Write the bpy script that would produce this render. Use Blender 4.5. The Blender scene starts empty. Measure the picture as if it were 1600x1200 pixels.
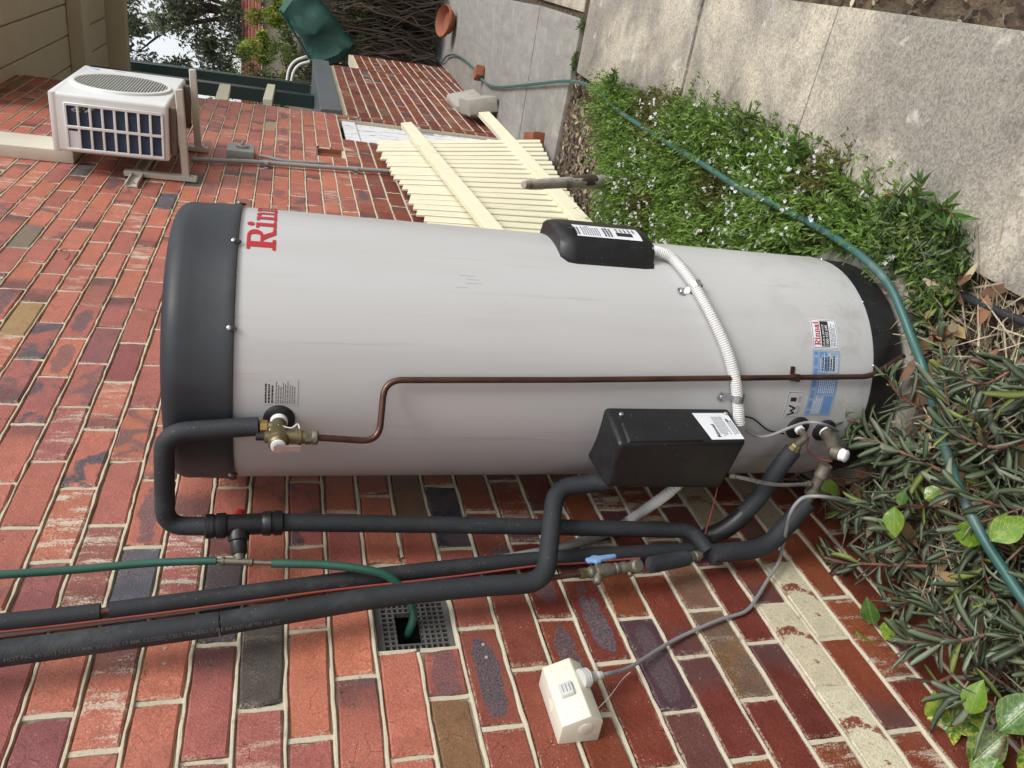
import bpy, bmesh, math, random
import numpy as np
from mathutils import Vector, Matrix

sc = bpy.context.scene
COL = sc.collection
R_ = math.radians
rng = random.Random(11)
nrg = np.random.default_rng(5)

# ------------------------------------------------------------------ camera
FPX, YAW, PITCH, ROLL = 1213.8, 0.50965, 0.29204, 0.02882
CAM = np.array([1.18062, 0.0, 1.46633])
_f = np.array([-math.sin(YAW) * math.cos(PITCH), math.cos(YAW) * math.cos(PITCH), -math.sin(PITCH)])
_r0 = np.array([math.cos(YAW), math.sin(YAW), 0.0])
_u0 = np.cross(_r0, _f)
_r = math.cos(ROLL) * _r0 + math.sin(ROLL) * _u0
_u = -math.sin(ROLL) * _r0 + math.cos(ROLL) * _u0
cd = bpy.data.cameras.new("camera")
cam = bpy.data.objects.new("camera", cd)
COL.objects.link(cam)
# the photograph is a portrait shot stored on its side: camera turned a quarter turn
M = Matrix((tuple(-_u), tuple(_r), tuple(-_f))).transposed().to_4x4()
M.translation = Vector(CAM)
cam.matrix_world = M
cd.sensor_width = 36.0
cd.lens = 36.0 * FPX / 1600.0
cd.clip_start = 0.02
cd.clip_end = 600
sc.camera = cam

# ------------------------------------------------------------------ light
w = bpy.data.worlds.new("World")
sc.world = w
w.use_nodes = True
wn = w.node_tree
for n in list(wn.nodes):
    wn.nodes.remove(n)
sky = wn.nodes.new("ShaderNodeTexSky")
sky.sky_type = 'NISHITA'
sky.sun_disc = False
sky.sun_elevation = R_(51)
sky.sun_rotation = R_(102)
sky.air_density = 1.0
sky.dust_density = 2.0
hsv = wn.nodes.new("ShaderNodeHueSaturation")       # an overcast, nearly neutral sky
hsv.inputs["Saturation"].default_value = 0.22
bgn = wn.nodes.new("ShaderNodeBackground")
bgn.inputs["Strength"].default_value = 0.15
wo = wn.nodes.new("ShaderNodeOutputWorld")
wn.links.new(sky.outputs[0], hsv.inputs["Color"])
wn.links.new(hsv.outputs[0], bgn.inputs["Color"])
wn.links.new(bgn.outputs[0], wo.inputs["Surface"])
sd = bpy.data.lights.new("sun", 'SUN')
sd.energy = 1.55
sd.angle = R_(24)
sd.color = (1.0, 0.985, 0.96)
sun = bpy.data.objects.new("sun", sd)
COL.objects.link(sun)
SUNV = Vector((0.72, -0.16, 0.90))                   # towards the sun
sun.rotation_euler = SUNV.to_track_quat('Z', 'Y').to_euler()
sun.location = (3, -3, 6)
sc.view_settings.view_transform = 'Standard'
sc.view_settings.look = 'None'
sc.view_settings.gamma = 1.0
sc.view_settings.exposure = 0.52
sc.view_settings.use_curve_mapping = False
sc.cycles.max_bounces = 5
sc.cycles.diffuse_bounces = 3
sc.cycles.glossy_bounces = 3
sc.cycles.transparent_max_bounces = 4
sc.cycles.caustics_reflective = False
sc.cycles.caustics_refractive = False

# ------------------------------------------------------------------ measuring helpers: sight lines of the photograph met with real planes
def _ray(x, y):
    return _f + _r * (600 - y) / FPX - _u * (x - 800) / FPX
def W(x, y, X=0.0):
    v = _ray(x, y); t = (X - CAM[0]) / v[0]; return Vector(CAM + v * t)
def PY(x, y, Y):
    v = _ray(x, y); t = (Y - CAM[1]) / v[1]; return Vector(CAM + v * t)
def GZ(x, y, z=0.0):
    v = _ray(x, y); t = (z - CAM[2]) / v[2]; return Vector(CAM + v * t)
def gh(Y):                                           # the ground falls gently away from the camera
    return -0.04 * max(0.0, Y - 2.0)
def G(x, y, dz=0.0):
    z = dz
    for _ in range(12):
        P = GZ(x, y, z); z = gh(P.y) + dz
    return P
def px(P):
    q = np.array(P) - CAM; d = q @ _f
    if d <= 0.01: return None
    return (800 - FPX * (q @ _u) / d, 600 - FPX * (q @ _r) / d)
TC = np.array([0.35498, 1.63025]); TR = 0.295        # tank axis and radius
def CY(x, y, dr=0.0):                                # on the tank's shell -> angle, z
    v = _ray(x, y); o = CAM[:2] - TC
    a = v[:2] @ v[:2]; b = 2 * o @ v[:2]; c = o @ o - (TR + dr) ** 2
    d = max(0.0, b * b - 4 * a * c); t = (-b - math.sqrt(d)) / (2 * a); P = CAM + v * t
    return math.atan2(P[1] - TC[1], P[0] - TC[0]), P[2]
def TP(a, z, dr=0.0):
    return Vector((TC[0] + (TR + dr) * math.cos(a), TC[1] + (TR + dr) * math.sin(a), z))
def CP(x, y, dr=0.0):
    a, z = CY(x, y, dr); return TP(a, z, dr)

# ------------------------------------------------------------------ materials
class N:
    def __init__(s, name):
        s.m = bpy.data.materials.new(name); s.m.use_nodes = True
        s.t = s.m.node_tree; s.p = s.t.nodes["Principled BSDF"]; s.out = s.t.nodes["Material Output"]
    def nd(s, t, **k):
        n = s.t.nodes.new(t)
        for a, b in k.items(): setattr(n, a, b)
        return n
    def lk(s, a, b): s.t.links.new(a, b)
    def put(s, sock, v):
        if hasattr(v, "is_linked"): s.lk(v, sock)
        elif isinstance(v, (tuple, list)) and len(v) == 3 and sock.type == 'RGBA': sock.default_value = (*v, 1)
        else: sock.default_value = v
    def obj(s):
        return s.nd("ShaderNodeTexCoord").outputs["Object"]
    def attr(s, name, out="Color"):
        return s.nd("ShaderNodeAttribute", attribute_name=name).outputs[out]
    def sep(s, v):
        n = s.nd("ShaderNodeSeparateXYZ"); s.put(n.inputs[0], v); return n.outputs
    def comb(s, x, y, z):
        n = s.nd("ShaderNodeCombineXYZ")
        for i, q in enumerate((x, y, z)): s.put(n.inputs[i], q)
        return n.outputs[0]
    def vmath(s, op, a, b):
        n = s.nd("ShaderNodeVectorMath", operation=op); s.put(n.inputs[0], a); s.put(n.inputs[1], b); return n.outputs[0]
    def math(s, op, a, b=0.0, c=None):
        n = s.nd("ShaderNodeMath", operation=op); s.put(n.inputs[0], a); s.put(n.inputs[1], b)
        if c is not None: s.put(n.inputs[2], c)
        return n.outputs[0]
    def noise(s, v, scale, detail=3, rough=0.55, dist=0.0):
        n = s.nd("ShaderNodeTexNoise"); s.put(n.inputs["Vector"], v)
        n.inputs["Scale"].default_value = scale; n.inputs["Detail"].default_value = detail
        n.inputs["Roughness"].default_value = rough; n.inputs["Distortion"].default_value = dist
        return n.outputs["Fac"]
    def voro(s, v, scale, feature='F1', out="Distance"):
        n = s.nd("ShaderNodeTexVoronoi", feature=feature); s.put(n.inputs["Vector"], v)
        n.inputs["Scale"].default_value = scale; return n.outputs[out]
    def step(s, v, a, b):
        n = s.nd("ShaderNodeMapRange", interpolation_type='SMOOTHSTEP'); s.put(n.inputs[0], v)
        n.inputs[1].default_value = a; n.inputs[2].default_value = b; return n.outputs[0]
    def lin(s, v, a, b, c, d):
        n = s.nd("ShaderNodeMapRange"); s.put(n.inputs[0], v)
        for i, q in enumerate((a, b, c, d)): n.inputs[i + 1].default_value = q
        return n.outputs[0]
    def mix(s, f, a, b, mode='MIX'):
        n = s.nd("ShaderNodeMix", data_type='RGBA', blend_type=mode)
        s.put(n.inputs[0], f); s.put(n.inputs[6], a); s.put(n.inputs[7], b); return n.outputs[2]
    def bump(s, h, strength=0.3, dist=0.002):
        n = s.nd("ShaderNodeBump"); n.inputs["Strength"].default_value = strength
        n.inputs["Distance"].default_value = dist; s.put(n.inputs["Height"], h)
        s.lk(n.outputs[0], s.p.inputs["Normal"])
    def fin(s, col=None, rough=None, metal=None, spec=None):
        if col is not None: s.put(s.p.inputs["Base Color"], col)
        if rough is not None: s.put(s.p.inputs["Roughness"], rough)
        if metal is not None: s.put(s.p.inputs["Metallic"], metal)
        if spec is not None: s.put(s.p.inputs["Specular IOR Level"], spec)
        return s.m

def plain(name, col, rough=0.5, metal=0.0, var=0.25, scale=30, bump=0.15, bd=0.001, dirt=None, dirtamt=0.35, spec=None):
    m = N(name); o = m.obj()
    n1 = m.noise(o, scale, 4)
    c = m.mix(n1, tuple(q * (1 - var) for q in col), tuple(min(1, q * (1 + var)) for q in col))
    if dirt is not None:
        n2 = m.noise(o, scale * 0.35, 5, 0.65)
        c = m.mix(m.math('MULTIPLY', m.step(n2, 0.48, 0.72), dirtamt), c, dirt)
    r = m.lin(n1, 0.2, 0.8, max(0.05, rough - 0.1), min(1, rough + 0.1))
    if bump: m.bump(m.noise(o, scale * 6, 3), bump, bd)
    return m.fin(c, r, metal, spec)

def leafmat(name, rough=0.45, trans=0.3):
    m = N(name); c = m.attr("col"); o = m.obj()
    c2 = m.mix(0.35, c, m.mix(m.noise(o, 60, 2), (0.3, 0.3, 0.3), (1, 1, 1)), 'MULTIPLY')
    m.fin(c2, rough, 0, 0.35)
    tr = m.nd("ShaderNodeBsdfTranslucent"); m.lk(c2, tr.inputs[0])
    ms = m.nd("ShaderNodeMixShader"); ms.inputs[0].default_value = trans
    m.lk(m.p.outputs[0], ms.inputs[1]); m.lk(tr.outputs[0], ms.inputs[2]); m.lk(ms.outputs[0], m.out.inputs[0])
    return m.m

def brick_material():
    m = N("fired_brick")
    lc = m.attr("lc", "Vector"); col = m.attr("col"); mk = m.sep(m.attr("mk"))
    l = m.sep(lc)
    v = m.vmath('ADD', lc, m.comb(m.math('MULTIPLY', mk[2], 37.0), m.math('MULTIPLY', mk[2], 91.0), m.math('MULTIPLY', mk[2], 53.0)))
    n1 = m.noise(v, 16, 4, 0.6); n2 = m.noise(v, 260, 2, 0.7); n3 = m.noise(v, 45, 3, 0.65, 0.6)
    c = m.mix(n1, m.mix(1.0, col, (0.62, 0.58, 0.6), 'MULTIPLY'), m.mix(1.0, col, (1.35, 1.4, 1.4), 'MULTIPLY'))
    g_ = m.lin(n2, 0.25, 0.75, 0.66, 1.34); c = m.mix(1.0, c, m.comb(g_, g_, g_), 'MULTIPLY')
    c = m.mix(m.math('MULTIPLY', m.step(n3, 0.55, 0.75), 0.45), c, m.mix(1.0, col, (0.55, 0.5, 0.5), 'MULTIPLY'))
    # darker fired stretch at one end of some bricks
    e1 = m.math('ADD', m.math('MULTIPLY', l[1], m.math('SUBTRACT', m.math('MULTIPLY', mk[2], 2.0), 1.0)), m.math('MULTIPLY', m.math('SUBTRACT', n1, 0.5), 0.12))
    c = m.mix(m.math('MULTIPLY', m.step(e1, 0.005, 0.07), 0.75), c, m.mix(n3, (0.05, 0.035, 0.04), (0.12, 0.05, 0.045)))
    # kiln kiss marks: a dark purple-grey oval
    ell = m.math('ADD', m.math('POWER', m.math('ABSOLUTE', m.math('DIVIDE', l[1], 0.088)), 2.6), m.math('POWER', m.math('ABSOLUTE', m.math('DIVIDE', l[2], 0.024)), 2.6))
    km = m.math('MULTIPLY', m.math('SUBTRACT', 1.0, m.step(m.math('ADD', ell, m.math('MULTIPLY', m.math('SUBTRACT', n1, 0.5), 4.5)), 0.75, 1.15)), m.math('MAXIMUM', mk[0], 0.0))
    ka = m.attr("mk", "Alpha"); bl_ = m.math('MULTIPLY', m.step(m.math('ADD', m.noise(v, 11, 3, 0.6, 0.8), m.math('MULTIPLY', m.math('SUBTRACT', n2, 0.5), 0.16)), 0.50, 0.60), m.math('MAXIMUM', mk[0], 0.0))
    km = m.math('ADD', m.math('MULTIPLY', km, ka), m.math('MULTIPLY', bl_, m.math('SUBTRACT', 1.0, ka)))
    kc = m.mix(m.step(n2, 0.3, 0.7), m.mix(n3, (0.02, 0.02, 0.026), (0.075, 0.05, 0.06)), m.mix(n3, (0.10, 0.095, 0.105), (0.22, 0.13, 0.14)))
    c = m.mix(km, c, kc)
    # lime and mortar smears
    vs = m.vmath('MULTIPLY', v, (1.0, 34.0, 9.0))
    nl = m.noise(vs, 1.0, 4, 0.7)
    lm = m.math('MULTIPLY', m.step(m.math('ADD', nl, m.math('MULTIPLY', m.math('SUBTRACT', n2, 0.5), 0.35)), 0.50, 0.66), mk[1])
    rp = m.math('MULTIPLY', m.step(m.math('ADD', n1, m.math('MULTIPLY', m.math('SUBTRACT', n2, 0.5), 0.25)), 0.54, 0.60), m.math('MAXIMUM', 0.0, m.math('MULTIPLY', mk[0], -1.0)))
    c = m.mix(rp, c, (0.20, 0.05, 0.032))
    c = m.mix(lm, c, m.mix(n2, (0.42, 0.34, 0.24), (0.75, 0.68, 0.55)))
    ed = m.math('MAXIMUM', m.math('DIVIDE', m.math('ABSOLUTE', l[1]), 0.1145), m.math('DIVIDE', m.math('ABSOLUTE', l[2]), 0.0375))
    em = m.math('MULTIPLY', m.step(m.math('ADD', m.math('MULTIPLY', m.step(ed, 0.70, 1.02), 0.62), m.math('MULTIPLY', m.math('ADD', n3, n2), 0.5)), 1.06, 1.20), 0.38)
    c = m.mix(em, c, (0.62, 0.55, 0.42))
    fl = m.math('SUBTRACT', 1.0, m.step(m.voro(v, 130), 0.05, 0.16))
    c = m.mix(m.math('MULTIPLY', fl, m.math('MULTIPLY', m.step(n1, 0.5, 0.6), 0.7)), c, (0.75, 0.66, 0.56))
    cr = m.math('SUBTRACT', 1.0, m.step(m.voro(m.vmath('ADD', v, m.comb(m.math('MULTIPLY', n3, 0.02), 0.0, m.math('MULTIPLY', n3, 0.02))), 26, 'DISTANCE_TO_EDGE'), 0.0, 0.012))
    cm = m.math('MULTIPLY', cr, m.math('MULTIPLY', m.step(n1, 0.55, 0.62), 0.7))
    c = m.mix(cm, c, (0.03, 0.02, 0.018))
    h = m.math('ADD', m.math('MULTIPLY', n3, 0.7), m.math('SUBTRACT', m.math('MULTIPLY', n2, 0.5), cm))
    m.bump(h, 0.8, 0.0028)
    return m.fin(c, m.lin(n1, 0.2, 0.8, 0.42, 0.72), 0, 0.45)

def concrete_material():
    m = N("weathered_concrete"); o = m.obj()
    big = m.noise(o, 2.2, 5, 0.6); mid = m.noise(o, 14, 4, 0.6); fine = m.noise(o, 190, 3, 0.7)
    vc = m.voro(o, 210, 'F1', "Color")
    g = m.sep(vc)[0]
    c = m.mix(g, (0.185, 0.172, 0.145), (0.61, 0.575, 0.50))
    c = m.mix(0.5, c, m.mix(fine, (0.215, 0.20, 0.17), (0.55, 0.52, 0.45)))
    c = m.mix(m.step(big, 0.40, 0.64), m.mix(1.0, c, (0.70, 0.69, 0.67), 'MULTIPLY'), m.mix(1.0, c, (1.30, 1.25, 1.14), 'MULTIPLY'))
    stn = m.noise(o, 4.2, 6, 0.72, 0.5); c = m.mix(m.math('MULTIPLY', m.step(stn, 0.52, 0.68), 0.5), c, m.mix(1.0, c, (0.50, 0.47, 0.42), 'MULTIPLY'))
    c = m.mix(m.math('MULTIPLY', m.step(m.noise(o, 38, 4, 0.7), 0.62, 0.72), 0.55), c, (0.09, 0.08, 0.065))
    c = m.mix(m.math('MULTIPLY', m.step(mid, 0.52, 0.72), 0.45), c, m.mix(1.0, c, (0.58, 0.56, 0.54), 'MULTIPLY'))
    wsp = m.math('MULTIPLY', m.step(m.noise(o, 7.5, 5, 0.65), 0.60, 0.70), 0.7)
    c = m.mix(wsp, c, (0.60, 0.57, 0.50))
    m.bump(m.math('ADD', g, m.math('MULTIPLY', mid, 0.6)), 0.5, 0.003)
    return m.fin(c, 0.88, 0, 0.25)

def smooth_concrete():
    m = N("grey_trowelled_concrete"); o = m.obj()
    s = m.vmath('MULTIPLY', o, (6.0, 1.2, 1.0))
    st = m.noise(s, 3.0, 5, 0.65, 0.4); mid = m.noise(o, 11, 5, 0.65); fine = m.noise(o, 150, 3)
    c = m.mix(st, (0.14, 0.135, 0.125), (0.40, 0.385, 0.35))
    c = m.mix(m.math('MULTIPLY', m.step(mid, 0.5, 0.7), 0.5), c, (0.46, 0.42, 0.35))
    c = m.mix(m.math('MULTIPLY', fine, 0.35), c, (0.22, 0.20, 0.18))
    m.bump(m.math('ADD', fine, mid), 0.35, 0.002)
    return m.fin(c, 0.85, 0, 0.3)

def soil_material():
    m = N("mulched_soil"); o = m.obj()
    a = m.noise(o, 9, 5, 0.7); b = m.noise(o, 70, 4, 0.7)
    vc = m.sep(m.voro(m.vmath('MULTIPLY', o, (1.0, 0.55, 1.0)), 75, 'F1', "Color"))[1]
    c = m.mix(vc, (0.035, 0.025, 0.018), (0.20, 0.15, 0.10))
    c = m.mix(m.step(a, 0.4, 0.7), c, m.mix(b, (0.04, 0.03, 0.02), (0.16, 0.12, 0.085)))
    m.bump(m.math('ADD', vc, b), 0.9, 0.012)
    return m.fin(c, 0.95, 0, 0.15)

def shell_material():
    m = N("painted_steel_shell"); o = m.obj()
    v = m.sep(o)
    st = m.noise(m.vmath('MULTIPLY', o, (30.0, 30.0, 1.3)), 1.0, 4, 0.7)
    n1 = m.noise(o, 3, 3)
    c = m.mix(n1, (0.482, 0.480, 0.474), (0.535, 0.532, 0.525))
    c = m.mix(m.math('MULTIPLY', m.step(st, 0.60, 0.72), 0.30), c, (0.28, 0.255, 0.225))
    sp = m.math('SUBTRACT', 1.0, m.step(m.voro(o, 22), 0.012, 0.035))
    c = m.mix(m.math('MULTIPLY', sp, m.step(n1, 0.5, 0.56)), c, (0.10, 0.08, 0.06))
    low = m.math('SUBTRACT', 1.0, m.step(v[2], 0.12, 0.55)); ws_ = m.math('SUBTRACT', 1.0, m.step(m.voro(o, 48), 0.05, 0.11))
    c = m.mix(m.math('MULTIPLY', m.math('MULTIPLY', ws_, low), 0.8), c, (0.72, 0.71, 0.68))
    c = m.mix(m.math('MULTIPLY', m.math('MULTIPLY', low, m.step(m.noise(o, 16, 5, 0.7), 0.46, 0.70)), 0.35), c, (0.27, 0.24, 0.19))
    c = m.mix(m.math('MULTIPLY', m.step(m.noise(m.vmath('MULTIPLY', o, (7.0, 7.0, 0.5)), 1.0, 5, 0.6), 0.5, 0.75), 0.30), c, (0.36, 0.34, 0.30))
    m.bump(m.noise(o, 2.0, 2), 0.12, 0.02)
    return m.fin(c, m.lin(st, 0.3, 0.8, 0.34, 0.5), 0, 0.5)

def peel_material():
    m = N("peeling_white_paint"); o = m.obj()
    s = m.vmath('MULTIPLY', o, (1.0, 3.0, 0.7))
    n1 = m.noise(s, 8, 6, 0.7); n2 = m.noise(m.vmath('MULTIPLY', o, (4.0, 40.0, 3.0)), 1.0, 3)
    c = m.mix(n2, (0.62, 0.63, 0.64), (0.80, 0.81, 0.82))
    wd = m.mix(n2, (0.10, 0.09, 0.08), (0.30, 0.28, 0.26))
    mask = m.step(n1, 0.57, 0.60)
    c = m.mix(m.math('MULTIPLY', mask, 0.8), c, wd)
    m.bump(m.math('SUBTRACT', 1.0, mask), 0.5, 0.002)
    return m.fin(c, 0.6)

def cream_paint():
    m = N("cream_fence_paint"); o = m.obj()
    n1 = m.noise(o, 6, 4); n2 = m.noise(m.vmath('MULTIPLY', o, (20.0, 20.0, 3.0)), 1.0, 4, 0.7)
    c = m.mix(n1, (0.66, 0.615, 0.43), (0.74, 0.70, 0.52))
    c = m.mix(m.math('MULTIPLY', m.step(n2, 0.58, 0.75), 0.5), c, (0.40, 0.36, 0.24))
    m.bump(n2, 0.2, 0.002)
    return m.fin(c, 0.6)

def hose_material(name, a, b):
    m = N(name)
    uv = m.sep(m.attr("lc", "Vector"))
    w1 = m.math('SINE', m.math('MULTIPLY', m.math('ADD', uv[0], uv[1]), 900.0))
    w2 = m.math('SINE', m.math('MULTIPLY', m.math('SUBTRACT', uv[0], uv[1]), 900.0))
    k = m.step(m.math('MULTIPLY', w1, w2), -0.2, 0.5)
    o = m.obj(); n1 = m.noise(o, 7, 4, 0.6)
    c = m.mix(k, a, b)
    c = m.mix(m.math('MULTIPLY', m.step(n1, 0.5, 0.7), 0.45), c, (0.18, 0.22, 0.20))
    m.bump(k, 0.15, 0.0006)
    return m.fin(c, 0.42)

MT = {}
MT['brick'] = brick_material()
def mortar_material():
    m = N("lime_mortar"); o = m.obj()
    n1 = m.noise(o, 7, 5, 0.6); n2 = m.noise(o, 120, 4, 0.7)
    c = m.mix(n1, (0.42, 0.37, 0.265), (0.64, 0.585, 0.455))
    c = m.mix(m.math('MULTIPLY', n2, 0.4), c, (0.52, 0.46, 0.34))
    d = m.math('MULTIPLY', m.step(m.noise(o, 28, 5, 0.7), 0.56, 0.7), 0.6)
    c = m.mix(d, c, (0.16, 0.145, 0.11))
    m.bump(n2, 0.6, 0.003)
    return m.fin(c, 0.9, 0, 0.2)
MT['mortar'] = mortar_material()
MT['concrete'] = concrete_material()
MT['slab'] = smooth_concrete()
MT['soil'] = soil_material()
MT['shell'] = shell_material()
MT['peel'] = peel_material()
MT['cream'] = cream_paint()
MT['black'] = plain("black_moulded_plastic", (0.012, 0.0125, 0.014), 0.42, var=0.3, scale=25, bump=0.2, dirt=(0.09, 0.088, 0.085), dirtamt=0.22)
MT['cap'] = plain("charcoal_plastic_cap", (0.0135, 0.017, 0.0215), 0.54, var=0.15, scale=9, bump=0.1, dirt=(0.07, 0.075, 0.08), dirtamt=0.25)
MT['foam'] = plain("foam_pipe_lagging", (0.020, 0.023, 0.027), 0.72, var=0.25, scale=60, bump=0.35, bd=0.0015, dirt=(0.12, 0.12, 0.12), dirtamt=0.30)
def speckled(name, col, rough, dust, amt, bump=.35, seam=False):
    m = N(name); o = m.obj(); n1 = m.noise(o, 22, 4, .6); n2 = m.noise(o, 240, 2, .6)
    c = m.mix(n1, tuple(q * .7 for q in col), tuple(q * 1.35 for q in col))
    c = m.mix(m.math('MULTIPLY', m.step(m.noise(o, 6, 5, .7), .50, .68), amt), c, dust)
    sp = m.math('SUBTRACT', 1.0, m.step(m.voro(o, 95), .04, .13)); c = m.mix(m.math('MULTIPLY', sp, m.math('MULTIPLY', m.step(n1, .46, .56), .55)), c, (.34, .34, .33))
    sc_ = m.step(m.noise(m.vmath('MULTIPLY', o, (60.0, 60.0, 10.0)), 1.0, 3, .7), .70, .76); c = m.mix(m.math('MULTIPLY', sc_, .4), c, (.22, .22, .22))
    m.bump(m.math('ADD', n1, m.math('MULTIPLY', n2, .5)), bump, .003)
    return m.fin(c, m.lin(n1, .2, .8, rough - .1, rough + .1))
MT['foam'] = speckled("foam_pipe_lagging", (0.019, 0.022, 0.026), 0.70, (0.085, 0.087, 0.09), .38, .5)
MT['black'] = speckled("black_moulded_plastic", (0.010, 0.0105, 0.012), 0.44, (0.055, 0.055, 0.055), .28, .25)
MT['scuff'] = plain("faint_scuff", (0.37, 0.37, 0.365), 0.5, bump=0)
MT['void'] = plain("painted_cavity_shade", (0.004, 0.004, 0.004), 0.95, bump=0)  # near-black colour stands in for the shade inside openings
MT['brass'] = plain("tarnished_brass", (0.20, 0.165, 0.085), 0.42, 0.75, var=0.45, scale=80, bump=0.3, dirt=(0.10, 0.11, 0.07), dirtamt=0.6)
MT['brass2'] = plain("bright_brass_nut", (0.48, 0.32, 0.12), 0.35, 0.85, var=0.2, scale=80)
MT['dullbrass'] = plain("grey_weathered_brass", (0.17, 0.15, 0.115), 0.55, 0.55, var=0.4, scale=90, bump=0.5, dirt=(0.09, 0.085, 0.07), dirtamt=0.6)
MT['copper'] = plain("weathered_copper", (0.125, 0.066, 0.052), 0.36, 0.75, var=0.35, scale=20, bump=0.1, dirt=(0.045, 0.022, 0.02), dirtamt=0.8)
MT['steel'] = plain("zinc_steel", (0.55, 0.56, 0.57), 0.32, 0.9, var=0.2, scale=60)
MT['white'] = plain("white_plastic", (0.74, 0.74, 0.72), 0.45, var=0.06, scale=12, bump=0.05, dirt=(0.40, 0.37, 0.32), dirtamt=0.25)
MT['acwhite'] = plain("off_white_enamel", (0.72, 0.73, 0.71), 0.38, var=0.05, scale=7, bump=0.03, dirt=(0.45, 0.42, 0.36), dirtamt=0.2)
MT['tape'] = plain("white_thread_tape", (0.80, 0.80, 0.79), 0.7, var=0.1, scale=90, bump=0.5)
MT['sticker'] = plain("white_sticker", (0.72, 0.74, 0.77), 0.4, var=0.05, scale=40, bump=0)
MT['bluesticker'] = plain("pale_blue_rating_plate", (0.27, 0.36, 0.47), 0.45, var=0.15, scale=60, bump=0)
MT['bluesticker2'] = plain("mid_blue_print", (0.13, 0.25, 0.48), 0.45, var=0.2, scale=90, bump=0)
MT['ink'] = plain("black_ink", (0.02, 0.02, 0.022), 0.5, bump=0)
MT['greyink'] = plain("faded_ink", (0.15, 0.15, 0.155), 0.6, bump=0)
MT['paleink'] = plain("pale_stamped_ink", (0.085, 0.09, 0.095), 0.7, bump=0)
MT['red'] = plain("red_logo_print", (0.42, 0.012, 0.018), 0.4, var=0.1, bump=0)
MT['redcap'] = plain("red_plastic", (0.42, 0.015, 0.02), 0.4)
MT['redwire'] = plain("red_cable_sheath", (0.28, 0.06, 0.045), 0.55, var=0.2)
MT['bluehandle'] = plain("blue_plastic_lever", (0.20, 0.36, 0.62), 0.45, var=0.15, scale=60, dirt=(0.45, 0.45, 0.42), dirtamt=0.3)
MT['grey'] = plain("grey_pvc", (0.30, 0.30, 0.29), 0.5, var=0.12, scale=12, bump=0.05)
MT['cable'] = plain("grey_cable_sheath", (0.24, 0.24, 0.245), 0.5, var=0.12, scale=20, bump=0.05, dirt=(0.12, 0.11, 0.10))
MT['outlet'] = plain("cream_outlet_plastic", (0.70, 0.68, 0.56), 0.38, var=0.05, scale=20, bump=0.04, dirt=(0.45, 0.41, 0.30), dirtamt=0.3)
MT['rocker'] = plain("grey_switch_rocker", (0.52, 0.52, 0.50), 0.4, var=0.05, bump=0.05)
MT['navy'] = plain("navy_heat_exchanger", (0.022, 0.04, 0.085), 0.55, var=0.5, scale=140, bump=0.8, bd=0.004, dirt=(0.10, 0.11, 0.12), dirtamt=0.35)
MT['grille'] = plain("grey_fan_grille", (0.36, 0.36, 0.33), 0.5, var=0.15, bump=0.05)
MT['bracket'] = plain("cream_powder_coat", (0.52, 0.49, 0.42), 0.45, var=0.08, scale=12, bump=0.04, dirt=(0.30, 0.26, 0.2))
MT['rubber'] = plain("perished_brown_rubber", (0.14, 0.105, 0.075), 0.8, var=0.4, scale=50)
MT['duct'] = plain("cream_duct_plastic", (0.62, 0.58, 0.47), 0.5, var=0.05, scale=6, bump=0.03)
MT['hose'] = hose_material("green_braided_hose", (0.014, 0.066, 0.058), (0.055, 0.165, 0.140))
MT['hose2'] = plain("dull_green_hose", (0.022, 0.095, 0.066), 0.45, var=0.3, scale=15, bump=0.1, dirt=(0.12, 0.17, 0.14))
MT['vent'] = plain("grey_vent_plastic", (0.105, 0.102, 0.095), 0.7, var=0.25, scale=60, bump=0.4, dirt=(0.05, 0.05, 0.045), dirtamt=0.5)
MT['terracotta'] = plain("terracotta", (0.26, 0.085, 0.042), 0.75, var=0.25, scale=25, bump=0.3)
MT['greensteel'] = plain("dark_green_paint", (0.008, 0.028, 0.024), 0.4, var=0.15, bump=0.05)
MT['greyflash'] = plain("slate_grey_flashing", (0.10, 0.115, 0.125), 0.5, var=0.1, scale=5, bump=0.05)
MT['soffit'] = plain("tan_lining_boards", (0.62, 0.57, 0.45), 0.6, var=0.1, scale=6, bump=0.05)
MT['tarp'] = plain("green_tarpaulin", (0.014, 0.070, 0.055), 0.55, var=0.25, scale=8, bump=0.35, bd=0.01, dirt=(0.05, 0.12, 0.10), dirtamt=0.4)
MT['bark'] = plain("brown_bark", (0.075, 0.052, 0.036), 0.9, var=0.5, scale=25, bump=0.9, bd=0.01)
MT['deadwood'] = plain("silvered_driftwood", (0.40, 0.36, 0.32), 0.85, var=0.4, scale=35, bump=0.9, bd=0.006, dirt=(0.05, 0.035, 0.025), dirtamt=0.8)
MT['stone'] = plain("pale_cast_stone", (0.36, 0.34, 0.29), 0.9, var=0.2, scale=20, bump=0.6, bd=0.004, dirt=(0.2, 0.18, 0.15))
MT['roofred'] = plain("faded_red_sheet", (0.36, 0.13, 0.10), 0.7, var=0.2, scale=4)
MT['poly'] = plain("black_poly_pipe", (0.018, 0.019, 0.022), 0.45, var=0.2, scale=30)
MT['leaf'] = leafmat("green_leaf", 0.42, 0.28)
MT['treeleaf'] = leafmat("backlit_tree_leaf", 0.5, 0.5)
MT['succulent'] = leafmat("grey_green_fleshy_leaf", 0.42, 0.08)
MT['petal'] = leafmat("white_petal", 0.6, 0.3)
MT['vine'] = plain("dark_dry_vine", (0.075, 0.054, 0.038), 0.9, var=0.6, scale=14, bump=0.5, bd=0.006)
MT['litter'] = leafmat("dry_litter", 0.9, 0.05)
MT['stem'] = plain("reddish_stem", (0.20, 0.085, 0.06), 0.6, var=0.35, scale=60)

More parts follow.
